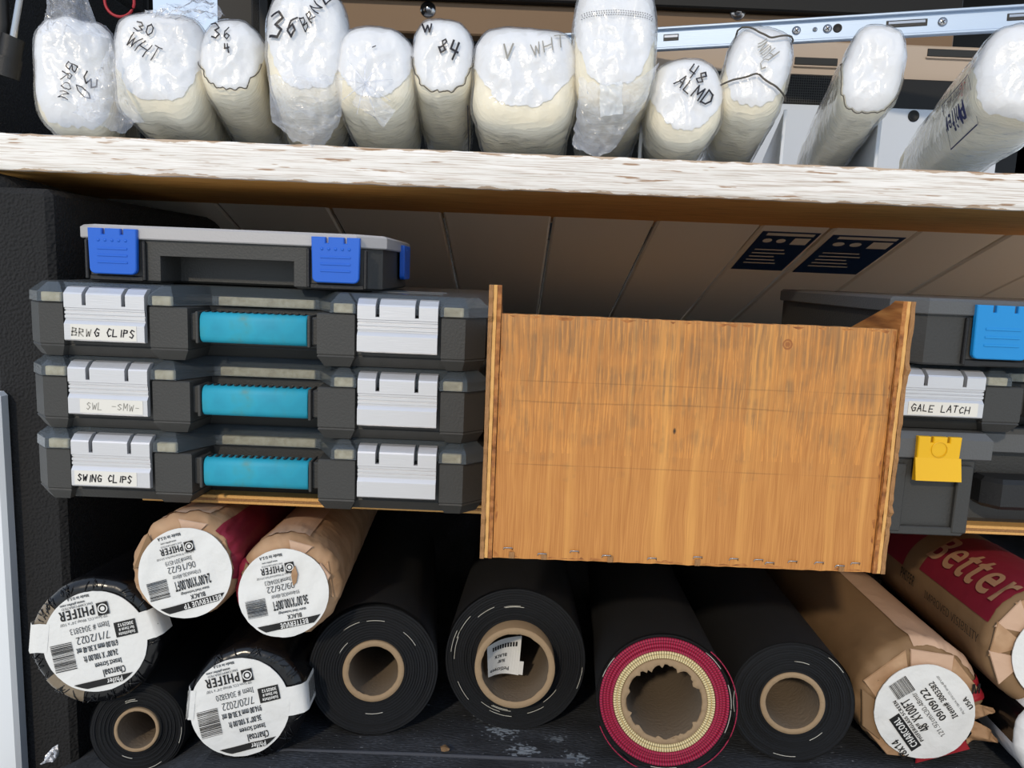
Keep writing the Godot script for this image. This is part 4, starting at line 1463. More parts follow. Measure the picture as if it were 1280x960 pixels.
func film_roll(label: String, c: Vector3, r: float, away: Vector3, turn: float, lat: Vector2, lr: float, lines: Array, seed_: int, tabs: bool) -> void:
	var t := thing("film_wrapped_roll", label, "roll", frame(c, away), "film-wrapped rolls with round labels")
	part(wrapped_shape(r, 0.5, seed_, 0.0012, 0.010), "film_wrap", M.black_film, t)
	# gathered film round the rim
	var g := Geo.new()
	var rg := RandomNumberGenerator.new()
	rg.seed = seed_
	for k in 70:
		var an := rg.randf() * TAU
		var r0 := r * rg.randf_range(0.80, 0.86)
		var r1 := r * rg.randf_range(0.93, 0.99)
		var da := rg.randf_range(-0.07, 0.07)
		g.tube([Vector3(cos(an) * r0, sin(an) * r0, 0.0006), Vector3(cos(an + da) * (r0 + r1) / 2, sin(an + da) * (r0 + r1) / 2, 0.0010), Vector3(cos(an + da * 2) * r1, sin(an + da * 2) * r1, -0.0022)], 0.0005, 5)
	part(g, "film_pleat", M.black_film, t).set_meta("kind", "stuff")
	# buff paper showing under the film at the left
	if tabs:
		part(wrapped_shape(r, 0.5, seed_, 0.0012, 0.010, 2.45, 3.05, 0.0006, 0.0, -0.02), "paper_patch", M.grey_film, t)
		part(wrapped_shape(r, 0.5, seed_, 0.0012, 0.010, 3.85, 4.55, 0.0006, 0.0, -0.02), "paper_patch", M.grey_film, t)
	var bars := [[-9.0, 0, 0.755, 0.885], [-0.84, -0.42, -0.28, 0.02]]
	var z := 0.0022
	var lb := end_label(t, lat, z, lr, turn, lines, bars, [0.44, 0.86, -0.10, 0.44], [["Phifer", -0.36, -0.06, 0.775, 0.105, true], ["Substitute", -0.80, -0.48, -0.07, 0.065, true], ["for Item #", -0.80, -0.50, -0.155, 0.065, true], ["3002512", -0.80, -0.50, -0.245, 0.065, true]], seed_, 0.0011 if not tabs else 0.0005)
	emblem(lb, lat, z, lr, turn, -0.40, -0.74, 0.22)
	# paper straps at both sides of the label
	for s in [[PI - 0.05, 0.030], [0.33 if tabs else 0.12, 0.030]]:
		var an: float = s[0]
		var u := Vector2(cos(an), sin(an))
		var v := Vector2(-u.y, u.x) * 0.0135
		var rows := []
		g = Geo.new()
		for k in 7:
			var q := lerpf(lr * 0.90, r * 1.01, k / 4.0) if k < 5 else r * 1.012
			var zz := 0.0028 if k < 4 else (-0.004 if k == 4 else -0.012 - 0.014 * (k - 5))
			var base := lat * (1.0 if k < 3 else 0.0)
			var row := PackedVector3Array()
			row.append(Vector3(base.x + u.x * q + v.x, base.y + u.y * q + v.y, zz))
			row.append(Vector3(base.x + u.x * q - v.x, base.y + u.y * q - v.y, zz))
			rows.append(row)
		g.grid(rows, false, 1)
		if not tabs and an < 1.0:
			var side := Geo.new()
			side.xf = Transform3D()
			for q in 2:
				rows[6][q].z = -0.046
			for k in 12:
				var zz := -0.010 - 0.0026 * k
				var w2 := 0.0007 + 0.0005 * (k % 3)
				var c0 := Vector3(u.x, u.y, 0) * r * 1.018
				var vv := Vector3(v.x, v.y, 0) * 0.7
				side.quad(c0 + vv + Vector3(0, 0, zz), c0 - vv + Vector3(0, 0, zz), c0 - vv + Vector3(0, 0, zz - w2), c0 + vv + Vector3(0, 0, zz - w2))
			g = Geo.new()
			g.grid(rows, false, 1)
			part(side, "printing", M.ink, part(g, "paper_strap", M.paper, t))
			continue
		part(g, "paper_strap", M.paper, t)

func kraft_roll(label: String, c: Vector3, r: float, away: Vector3, turn: float, lat: Vector2, lr: float, lines: Array, white: Array, seed_: int, b0: float, b1: float) -> void:
	var t := thing("kraft_wrapped_roll", label, "roll", frame(c, away), "kraft-wrapped rolls")
	part(wrapped_shape(r, 0.5, seed_, 0.0045, 0.013), "paper_wrap", M.kraft, t)
	part(wrapped_shape(r, 0.5, seed_, 0.0045, 0.013, b0, b1, 0.0007, -0.001, -0.45), "burgundy_print", M.burgundy, t)
	part(wrapped_shape(r, 0.5, seed_, 0.0045, 0.013, 1.2, 2.1, 0.0009, -0.012, -0.45), "pale_seam", M.kraft_pale, t)
	var rg := RandomNumberGenerator.new()
	rg.seed = seed_
	for k in 5:                                           # pleats folded over the end
		var an := TAU * (k + 0.4 * rg.randf()) / 5
		var q := r * 0.92
		var w := rg.randf_range(0.25, 0.42)
		var pl := fold_flap([[cos(an - w) * q, sin(an - w) * q], [cos(an + w) * q, sin(an + w) * q], [cos(an + w * 0.5) * r * 0.55, sin(an + w * 0.5) * r * 0.55], [cos(an - w * 0.2) * r * 0.5, sin(an - w * 0.2) * r * 0.5]], 0.0009)
		var o := part(pl, "end_fold", [M.kraft, M.kraft_pale, M.kraft_dark][k % 3], t)
		o.position = Vector3(0, 0, -0.0003 + 0.0004 * k)
		o.rotation = Vector3(rg.randf_range(-0.012, 0.012), rg.randf_range(-0.012, 0.012), 0)
	var z := 0.0050
	var bars := [[-9.0, 0, 0.635, 0.785]]
	var lb := end_label(t, lat, z, lr, turn, lines, bars, [0.42, 0.86, 0.02, 0.42], white, seed_, 0.0016)
	emblem(lb, lat, z, lr, turn, -0.34, -0.67, 0.20)
	if seed_ == 312:
		var o := part(fold_flap([[0.008, 0.022], [0.0105, 0.014], [0.0095, 0.006], [0.0065, 0.003], [0.0045, 0.012], [0.005, 0.018]], 0.0006), "torn_spot", M.kraft, lb)
		o.position.z = z + 0.0014
		o = part(fold_flap([[0.030, 0.024], [0.040, 0.012], [0.034, -0.002], [0.026, 0.010]], 0.0012), "end_fold", M.kraft_pale, t)
		o.position = Vector3(0, 0, 0.0026)

func right_kraft() -> void:
	var c_r_a := [Vector3(0.4121, 0.8685, 0.0970), 0.0612, Vector3(0.0711, -0.0587, -0.9957)]
	var c: Vector3 = c_r_a[0]
	var r: float = c_r_a[1]
	var t := thing("kraft_wrapped_roll", "large kraft-wrapped roll with a tilted CHARCOAL label and red end fold, at the right", "roll", frame(c, c_r_a[2]), "kraft-wrapped rolls")
	part(wrapped_shape(r, 0.6, 313, 0.005, 0.014), "paper_wrap", M.kraft_dark, t)
	part(wrapped_shape(r, 0.6, 313, 0.005, 0.014, 0.55, 1.75, 0.0009, -0.001, -0.55), "pale_seam", M.kraft_pale, t)
	part(wrapped_shape(r, 0.6, 313, 0.005, 0.014, 0.12, 0.50, 0.0012, 0.0, -0.05), "burgundy_print", M.burgundy_red, t)
	part(wrapped_shape(r, 0.6, 313, 0.005, 0.014, -1.15, -0.45, 0.0012, 0.0, -0.03), "burgundy_print", M.burgundy_red, t)
	var folds := [[[-0.062, 0.02], [-0.02, 0.058], [-0.012, 0.02], [-0.03, -0.02]], [[-0.064, 0.012], [-0.03, -0.012], [-0.04, -0.045], [-0.060, -0.03]], [[-0.055, -0.035], [-0.02, -0.03], [0.01, -0.062], [-0.03, -0.062]], [[-0.016, 0.060], [0.03, 0.056], [0.028, 0.02], [-0.012, 0.02]], [[0.03, 0.055], [0.06, 0.02], [0.03, -0.005], [0.025, 0.02]], [[0.0, -0.062], [0.05, -0.042], [0.03, -0.01], [0.0, -0.03]]]
	for k in folds.size():
		var o := part(fold_flap(folds[k].map(func(p): return [p[0] * (0.99 if k == 5 else 0.90), p[1] * (0.99 if k == 5 else 0.90)]), 0.0012), "end_fold", [M.kraft, M.kraft_dark, M.kraft, M.kraft_pale, M.kraft, M.burgundy_red][k], t)
		o.position = Vector3(0, 0, 0.0004 * k)
		o.rotation.y = 0.04 * sin(k * 2.0)
	# crumpled ear sticking out at the right
	for e in [[0.052, -0.012, 0.30], [0.058, -0.028, -0.25]]:
		var g := film_sheet([[Vector3(0.0, 0.012, 0.0), Vector3(0.014, 0.010, 0.004), Vector3(0.028, 0.001, 0.0)], [Vector3(0.0, 0.0, 0.004), Vector3(0.014, 0.0, 0.008), Vector3(0.028, -0.002, 0.002)], [Vector3(0.0, -0.014, 0.0), Vector3(0.012, -0.009, -0.004), Vector3(0.020, -0.006, -0.004)]], 8, 0.004)
		var o := part(g, "paper_ear", M.kraft, t)
		o.position = Vector3(e[0] - 0.006, e[1], -0.006)
		o.rotation.z = e[2]
	var lines := [["18x14", -0.62, -0.18, 0.76, 0.16, true], ["PHIFERGLASS SCREEN", -0.50, 0.52, 0.34, 0.075, true], ["48\" X100FT", -0.34, 0.42, 0.10, 0.20, true], ["121.92cmX30.48mtr", -0.62, 0.46, -0.08, 0.10, false], ["09/09/22", -0.34, 0.42, -0.30, 0.15, true], ["Item# 3003382", -0.42, 0.46, -0.50, 0.12, true], ["PG Scr 18x14 .010 CCL Wrap 48\"x100'", -0.44, 0.50, -0.66, 0.06, false], ["USA", -0.44, -0.16, -0.86, 0.10, true]]
	var lat := Vector2(0.002, -0.006)
	end_label(t, lat, 0.0062, 0.0475, deg_to_rad(128), lines, [[-0.56, 0.26, 0.44, 0.68]], [0.50, 0.86, -0.10, 0.30], [["CHARCOAL", -0.50, 0.20, 0.49, 0.14, true]], 313, 0.0014)
	var g2 := Geo.new()
	letters(g2, "M", 0.046, 0.055, 0.014, 0.010, func(x: float, y: float) -> Vector3: return Vector3(x, y, 0.0035 - (x - 0.046) * 0.35))
	part(g2, "printing", M.ink, t)

func better_roll() -> void:
	var c_r_a := [Vector3(0.5182, 0.9377, 0.1200), 0.0600, Vector3(0.1099, -0.0569, -0.9923)]
	var c: Vector3 = c_r_a[0]
	var r: float = c_r_a[1]
	var t := thing("kraft_wrapped_roll", "kraft-wrapped roll with a big burgundy panel of pale lettering, at the right edge", "roll", frame(c, c_r_a[2]), "kraft-wrapped rolls")
	part(wrapped_shape(r, 0.6, 314, 0.0022, 0.014), "paper_wrap", M.kraft_dark, t)
	part(wrapped_shape(r, 0.6, 314, 0.0022, 0.014, 1.15, 2.80, 0.0008, -0.006, -0.185, false), "burgundy_print", M.burgundy, t)
	part(wrapped_shape(r, 0.6, 314, 0.0022, 0.014, 1.15, 2.95, 0.0008, -0.200, -0.50, false), "burgundy_print", M.burgundy, t)
	var g := Geo.new()
	letters(g, "Better", -0.170, -0.010, 0.0, 0.038, round_put(r + 0.0026, 0.0, 2.50), true)
	part(g, "big_lettering", M.tan_ink, t)
	g = Geo.new()
	letters(g, "IMPROVED VISIBILITY", -0.135, -0.012, 0.0, 0.0085, round_put(r + 0.0026, 0.0, 3.18), false)
	part(g, "printing", M.ink, t)
	g = Geo.new()
	letters(g, "PHIFER", -0.205, -0.165, 0.0, 0.012, round_put(r + 0.0026, 0.0, 3.16), true)
	part(g, "printing", M.ink, t)
	for k in 4:
		var an := 2.0 + k * 0.5
		var o := part(fold_flap([[cos(an - 0.3) * r * 0.98, sin(an - 0.3) * r * 0.98], [cos(an + 0.3) * r * 0.98, sin(an + 0.3) * r * 0.98], [cos(an + 0.1) * r * 0.5, sin(an + 0.1) * r * 0.5], [cos(an - 0.1) * r * 0.5, sin(an - 0.1) * r * 0.5]], 0.001), "end_fold", [M.kraft, M.kraft_pale][k % 2], t)
		o.position = Vector3(0, 0, 0.0004 * k)
	end_label(t, Vector2(0.004, -0.004), 0.0045, r * 0.72, deg_to_rad(160), [["BETTERVUE", -0.5, 0.3, 0.5, 0.14, true]], [], [], [], 316)

func white_black_roll() -> void:
	var c_r_a := [Vector3(0.5282, 0.8603, 0.1500), 0.0475, Vector3(0.1518, -0.0856, -0.9847)]
	var c: Vector3 = c_r_a[0]
	var r: float = c_r_a[1]
	var t := thing("film_wrapped_roll", "white and black film-wrapped roll low at the right edge", "roll", frame(c, c_r_a[2]), "film-wrapped rolls")
	part(wrapped_shape(r, 0.5, 315, 0.002, 0.012), "film_wrap", M.white_wrap, t)
	part(wrapped_shape(r, 0.5, 315, 0.002, 0.012, 2.55, 3.3, 0.0008, -0.012, -0.42, false), "black_band", M.black_film, t)
	end_label(t, Vector2(0, 0), 0.0032, r * 0.8, deg_to_rad(165), [["Phifer", -0.4, 0.3, 0.5, 0.16, true]], [], [], [], 317)

# ------------------------------------------------------------------ bags on the shelf
func build_bags() -> void:
	bag("white bag marked 30 sideways, leftmost on the shelf with a loose film neck", Vector3(-0.4756, 1.4610, -0.0450), 0.0387, 0.0606, Vector3(-0.2766, -0.1299, -0.9522), {"length": 0.160, "seed": 401, "n": 3.6, "deep": 0.02, "drop": 0.65, "words": [["30", 0.35, 0.00, 0.011, 0.014, 0.0013, -1.9], ["BRON", -0.10, 0.12, 0.009, 0.012, 0.0010, -1.9]]})
	bag("broad square-ended white bag marked 30 WHT, second from the left", Vector3(-0.3814, 1.4716, -0.0350), 0.0456, 0.0564, Vector3(-0.1825, -0.1593, -0.9702), {"length": 0.160, "seed": 402, "n": 4.2, "deep": 0.022, "drop": 0.10, "words": [["30", -0.55, 0.46, 0.010, 0.012, 0.0014, -0.12], ["WHT", -0.68, 0.20, 0.011, 0.014, 0.0012, -0.45]]})
	bag("slim white bag marked 36 with a curved fold line, third from the left", Vector3(-0.3103, 1.4833, -0.0450), 0.0327, 0.0453, Vector3(-0.1408, -0.2193, -0.9655), {"length": 0.189, "rim": true, "seed": 403, "n": 2.6, "deep": 0.024, "drop": 0.25, "words": [["36", -0.55, 0.22, 0.011, 0.014, 0.0015, 0.25], ["24", -0.30, -0.10, 0.007, 0.008, 0.0017, 0.35]]})
	bag("tall white bag marked 36 BRNZ with a clear film pouch hanging over the edge", Vector3(-0.2262, 1.4980, -0.0350), 0.0413, 0.0644, Vector3(-0.1757, -0.2194, -0.9597), {"length": 0.169, "seed": 404, "n": 3.2, "deep": 0.024, "drop": 0.25, "words": [["36", -0.80, -0.02, 0.012, 0.018, 0.0018, 0.1], ["BRNZ", -0.02, 0.10, 0.010, 0.014, 0.0015, 0.80]]})
	bag("unmarked white bag with film gathered into a star at its front", Vector3(-0.1574, 1.4755, -0.0350), 0.0414, 0.0497, Vector3(-0.0592, -0.2179, -0.9742), {"length": 0.160, "seed": 405, "n": 2.8, "deep": 0.024, "drop": 0.0, "words": [["-", 0.0, 0.3, 0.006, 0.004, 0.0012, 0.5]]})
	bag("slim white bag with a red WHITE stamp on its side, left of the broadest bag", Vector3(-0.0866, 1.4919, -0.0450), 0.0310, 0.0435, Vector3(-0.0468, -0.2175, -0.9749), {"length": 0.238, "rim": true, "seed": 406, "n": 3.0, "deep": 0.016, "drop": 0.40, "words": [["84", -0.20, 0.02, 0.011, 0.013, 0.0019, -0.3], ["W", -0.7, 0.35, 0.010, 0.009, 0.0014, 0.2]]})
	bag("broadest white bag marked 4 WHT, right of the stamped slim bag", Vector3(-0.0005, 1.4736, -0.0350), 0.0547, 0.0547, Vector3(0.0181, -0.1539, -0.9879), {"length": 0.160, "seed": 407, "n": 3.6, "deep": 0.024, "drop": -0.15, "words": [["V", -0.40, 0.25, 0.011, 0.015, 0.0018, 0.1], ["WHT", 0.15, 0.32, 0.011, 0.013, 0.0012, 0.35]], "faded": true})
	bag("tallest white bag, with a dotted film band across it and loose film below", Vector3(0.0925, 1.5149, -0.0350), 0.0428, 0.0708, Vector3(0.0650, -0.2129, -0.9749), {"length": 0.224, "seed": 408, "n": 3.2, "deep": 0.024, "drop": 0.15})
	bag("round-ended low bag marked 48 ALMD in marker, right of the tallest bag", Vector3(0.1722, 1.4569, -0.0450), 0.0396, 0.0472, Vector3(0.0919, -0.1092, -0.9898), {"length": 0.160, "seed": 409, "n": 2.2, "deep": 0.020, "drop": 0.05, "words": [["48", -0.10, 0.50, 0.011, 0.013, 0.0015, -0.55], ["ALMD", -0.40, 0.28, 0.010, 0.013, 0.0015, -0.55]]})
	bag("bag tied by two strings with faded writing, second bag right of the tallest", Vector3(0.2443, 1.4910, -0.0450), 0.0335, 0.0519, Vector3(0.1405, -0.2083, -0.9679), {"length": 0.206, "seed": 410, "n": 3.0, "deep": 0.024, "drop": 0.25, "spin": -0.18, "words": [["INDH", -0.35, 0.45, 0.007, 0.014, 0.0011, -0.75], ["C", 0.0, -0.05, 0.008, 0.009, 0.0011, 0.0]], "faded": true, "ties": [0.62, -0.22]})
	bag("unmarked clean white bag alone in front of the black grille", Vector3(0.3623, 1.4954, -0.0350), 0.0289, 0.0479, Vector3(0.1989, -0.1638, -0.9662), {"length": 0.321, "rim": true, "seed": 411, "n": 2.8, "deep": 0.016, "drop": 0.65, "spin": -0.15})
	# the printed bag at the right
	var t := bag("long printed bag leaning out at the right edge, stamped CERT and 36", Vector3(0.4902, 1.4834, 0.0200), 0.0447, 0.0478, Vector3(0.2511, -0.1197, -0.9605), {"length": 0.351, "seed": 412, "n": 3.0, "deep": 0.02, "drop": 0.7, "spin": -0.12})
	stamp_far_bag(t)
	film_pieces()

func side_put(a: float, b: float, n: float, ang0: float, z0: float, lift: float) -> Callable:
	return func(x: float, y: float) -> Vector3:             # x along the bag towards its end, y round it
		var an := ang0 - y / ((a + b) / 2)
		var q := pow(pow(absf(cos(an)), n) + pow(absf(sin(an)), n), -1.0 / n)
		return Vector3(cos(an) * (q * a + lift), sin(an) * (q * b + lift), z0 + x)

func stamp_far_bag(t: Node3D) -> void:
	var ba := [Vector3(0.4902, 1.4834, 0.0200), 0.0447, 0.0478, Vector3(0.2511, -0.1197, -0.9605)]
	var put := side_put(ba[1], ba[2], 3.0, 3.62, 0.0, 0.0048)
	var up := func(x: float, y: float) -> Vector3: return put.call(-x, -y)
	var g := Geo.new()
	for b in [[-0.120, -0.030, 0.022, 0.0232], [-0.120, -0.030, -0.0232, -0.022], [-0.1212, -0.120, -0.0232, 0.0232], [-0.030, -0.0288, -0.0232, 0.0232]]:
		bar(g, b[0], b[1], b[2], b[3], put, 6)
	letters(g, "Phifer", 0.036, 0.098, -0.004, 0.018, up, true)
	letters(g, "CERT VAL D", 0.045, 0.112, -0.0195, 0.007, up, false)
	part(g, "blue_stamp", M.blue_ink, t)
	g = Geo.new()
	scrawl(g, "36", 0.034, -0.020, 0.009, 0.013, 0.0010, up, 4)
	part(g, "red_number", M.red_ink, t)

func film_pieces() -> void:
	# loose film belongs to its bag: find the bags by their order
	var b1 := get_node("cloth_bag")
	var b2 := get_node("cloth_bag_001")
	var b4 := get_node("cloth_bag_003")
	var b5 := get_node("cloth_bag_004")
	var b6 := get_node("cloth_bag_005")
	var b8 := get_node("cloth_bag_007")
	var hang := func(bagn: Node3D, called: String, rows: Array, seed_: int, amp: float) -> void:
		var o := part(film_sheet(rows, seed_, amp), called, M.loose_film, self)
		remove_child(o)
		bagn.add_child(o, true)
		o.transform = bagn.transform.affine_inverse()
	hang.call(b1, "film_neck", [[Vector3(-0.4912, 1.5352, -0.0320), Vector3(-0.4616, 1.5325, -0.0120), Vector3(-0.4519, 1.5367, -0.0320)], [Vector3(-0.4923, 1.5104, -0.0320), Vector3(-0.4558, 1.5078, -0.0070), Vector3(-0.4401, 1.5031, -0.0320)], [Vector3(-0.5031, 1.4929, -0.0320), Vector3(-0.4543, 1.4875, -0.0070), Vector3(-0.4274, 1.4895, -0.0320)]], 1, 0.012)
	hang.call(b1, "film_flap", [[Vector3(-0.4223, 1.4853, -0.0220), Vector3(-0.4085, 1.4539, -0.0120), Vector3(-0.4061, 1.4329, -0.0220)], [Vector3(-0.4292, 1.4468, -0.0020), Vector3(-0.4097, 1.4273, 0.0030), Vector3(-0.3903, 1.4097, -0.0220)], [Vector3(-0.4531, 1.4113, -0.0020), Vector3(-0.4358, 1.4027, -0.0020), Vector3(-0.4156, 1.3944, -0.0220)]], 2, 0.012)
	hang.call(b2, "film_neck", [[Vector3(-0.3919, 1.5173, -0.0320), Vector3(-0.3655, 1.5245, -0.0320), Vector3(-0.3439, 1.5521, -0.0820)], [Vector3(-0.3666, 1.5090, -0.0120), Vector3(-0.3441, 1.5128, -0.0120), Vector3(-0.3295, 1.5356, -0.0620)], [Vector3(-0.3420, 1.5084, -0.0220), Vector3(-0.3306, 1.5088, -0.0220), Vector3(-0.3194, 1.5263, -0.0620)]], 3, 0.012)
	hang.call(b4, "film_pouch", [[Vector3(-0.2580, 1.4581, -0.0120), Vector3(-0.2342, 1.4508, 0.0030), Vector3(-0.2130, 1.4504, 0.0080), Vector3(-0.1961, 1.4538, 0.0030), Vector3(-0.1836, 1.4609, -0.0120)], [Vector3(-0.2566, 1.4209, -0.0120), Vector3(-0.2326, 1.4203, 0.0030), Vector3(-0.2105, 1.4202, 0.0080), Vector3(-0.1943, 1.4218, 0.0030), Vector3(-0.1841, 1.4221, -0.0120)], [Vector3(-0.2550, 1.4131, -0.0120), Vector3(-0.2309, 1.4044, -0.0020), Vector3(-0.2102, 1.3996, 0.0030), Vector3(-0.1970, 1.4026, -0.0020), Vector3(-0.1865, 1.4126, -0.0120)], [Vector3(-0.2338, 1.3934, -0.0120), Vector3(-0.2234, 1.3903, -0.0100), Vector3(-0.2115, 1.3801, -0.0020), Vector3(-0.2071, 1.3831, -0.0100), Vector3(-0.1994, 1.3932, -0.0120)]], 4, 0.010)
	hang.call(b5, "film_flap", [[Vector3(-0.1631, 1.4513, -0.0070), Vector3(-0.1589, 1.4488, -0.0020), Vector3(-0.1566, 1.4485, -0.0070)], [Vector3(-0.1736, 1.4334, -0.0120), Vector3(-0.1526, 1.4279, -0.0040), Vector3(-0.1330, 1.4303, -0.0120)], [Vector3(-0.1490, 1.4172, -0.0120), Vector3(-0.1401, 1.4105, -0.0080), Vector3(-0.1296, 1.4258, -0.0120)]], 5, 0.006)
	hang.call(b8, "film_pouch", [[Vector3(0.0553, 1.4670, -0.0120), Vector3(0.0712, 1.4580, 0.0030), Vector3(0.0889, 1.4560, 0.0080), Vector3(0.1151, 1.4654, -0.0020), Vector3(0.1350, 1.4849, -0.0220)], [Vector3(0.0554, 1.4329, -0.0120), Vector3(0.0712, 1.4238, -0.0020), Vector3(0.0914, 1.4236, 0.0030), Vector3(0.1077, 1.4314, -0.0020), Vector3(0.1258, 1.4502, -0.0220)], [Vector3(0.0514, 1.3989, -0.0220), Vector3(0.0775, 1.3900, -0.0140), Vector3(0.0886, 1.3933, -0.0120), Vector3(0.0964, 1.3999, -0.0120), Vector3(0.1111, 1.4228, -0.0220)]], 6, 0.010)
	# gathered star on the fifth bag
	var g := Geo.new()
	var c := Vector3(-0.1597, 1.4512, -0.0060)
	for k in 9:
		var an := TAU * k / 9.0 + 0.2
		var d := Vector3(cos(an), sin(an) * 1.1, -0.18)
		g.tube([c, c + d * 0.012 + Vector3(0, 0, 0.001), c + d * 0.028 + Vector3(0, 0, -0.001)], 0.0012, 5, 0.3)
	var o := part(g, "film_gather", M.loose_film, b5)
	o.transform = b5.transform.affine_inverse()
	# white tape on the eighth bag's pouch
	g = film_sheet([[Vector3(0.0747, 1.4569, 0.0080), Vector3(0.0856, 1.4571, 0.0090), Vector3(0.0965, 1.4608, 0.0080)], [Vector3(0.0754, 1.4416, 0.0090), Vector3(0.0863, 1.4426, 0.0100), Vector3(0.0973, 1.4448, 0.0090)], [Vector3(0.0772, 1.4252, 0.0080), Vector3(0.0873, 1.4269, 0.0090), Vector3(0.0992, 1.4291, 0.0080)]], 9, 0.003)
	var tape := mat("pale_tape", Color(0.86, 0.88, 0.90, 0.55), 0.3)
	tape.transparency = BaseMaterial3D.TRANSPARENCY_ALPHA
	o = part(g, "pale_tape", tape, b8)
	o.transform = b8.transform.affine_inverse()
	# dotted band across the eighth bag
	g = Geo.new()
	var a8 := [Vector3(0.0925, 1.5149, -0.0350), 0.0428, 0.0708, Vector3(0.0650, -0.2129, -0.9749)]
	for r in 3:
		for k in 30:
			var x := lerpf(-0.036, 0.036, k / 29.0) + (0.0006 if r == 1 else 0.0)
			var y := 0.020 + r * 0.0024 - absf(x) * 0.06
			var rho := pow(pow(absf(x / a8[1]), 3.2) + pow(absf(y / a8[2]), 3.2), 1.0 / 3.2)
			var z := bulge(minf(rho, 0.98), 0.024) + 0.0044
			g.quad(Vector3(x - 0.0005, y - 0.0006, z), Vector3(x + 0.0005, y - 0.0006, z), Vector3(x + 0.0005, y + 0.0006, z), Vector3(x - 0.0005, y + 0.0006, z))
	part(g, "dotted_band", M.grey_ink, b8)
	# stamp on the side of the slim sixth bag
	var s6 := [Vector3(-0.0866, 1.4919, -0.0450), 0.0310, 0.0435, Vector3(-0.0468, -0.2175, -0.9749)]
	var put := side_put(s6[1], s6[2], 3.0, -0.35, 0.0, 0.0045)
	var up := func(x: float, y: float) -> Vector3: return put.call(-x, -y)
	g = Geo.new()
	for b in [[-0.30, -0.035, -0.020, -0.0188], [-0.30, -0.035, 0.0160, 0.0172], [-0.0362, -0.035, -0.020, 0.0172]]:
		bar(g, b[0], b[1], b[2], b[3], put, 8)
	part(g, "blue_stamp", M.blue_ink, b6)
	g = Geo.new()
	letters(g, "WHITE", 0.045, 0.105, -0.004, 0.012, up, true)
	part(g, "red_stamp", M.red_ink, b6)

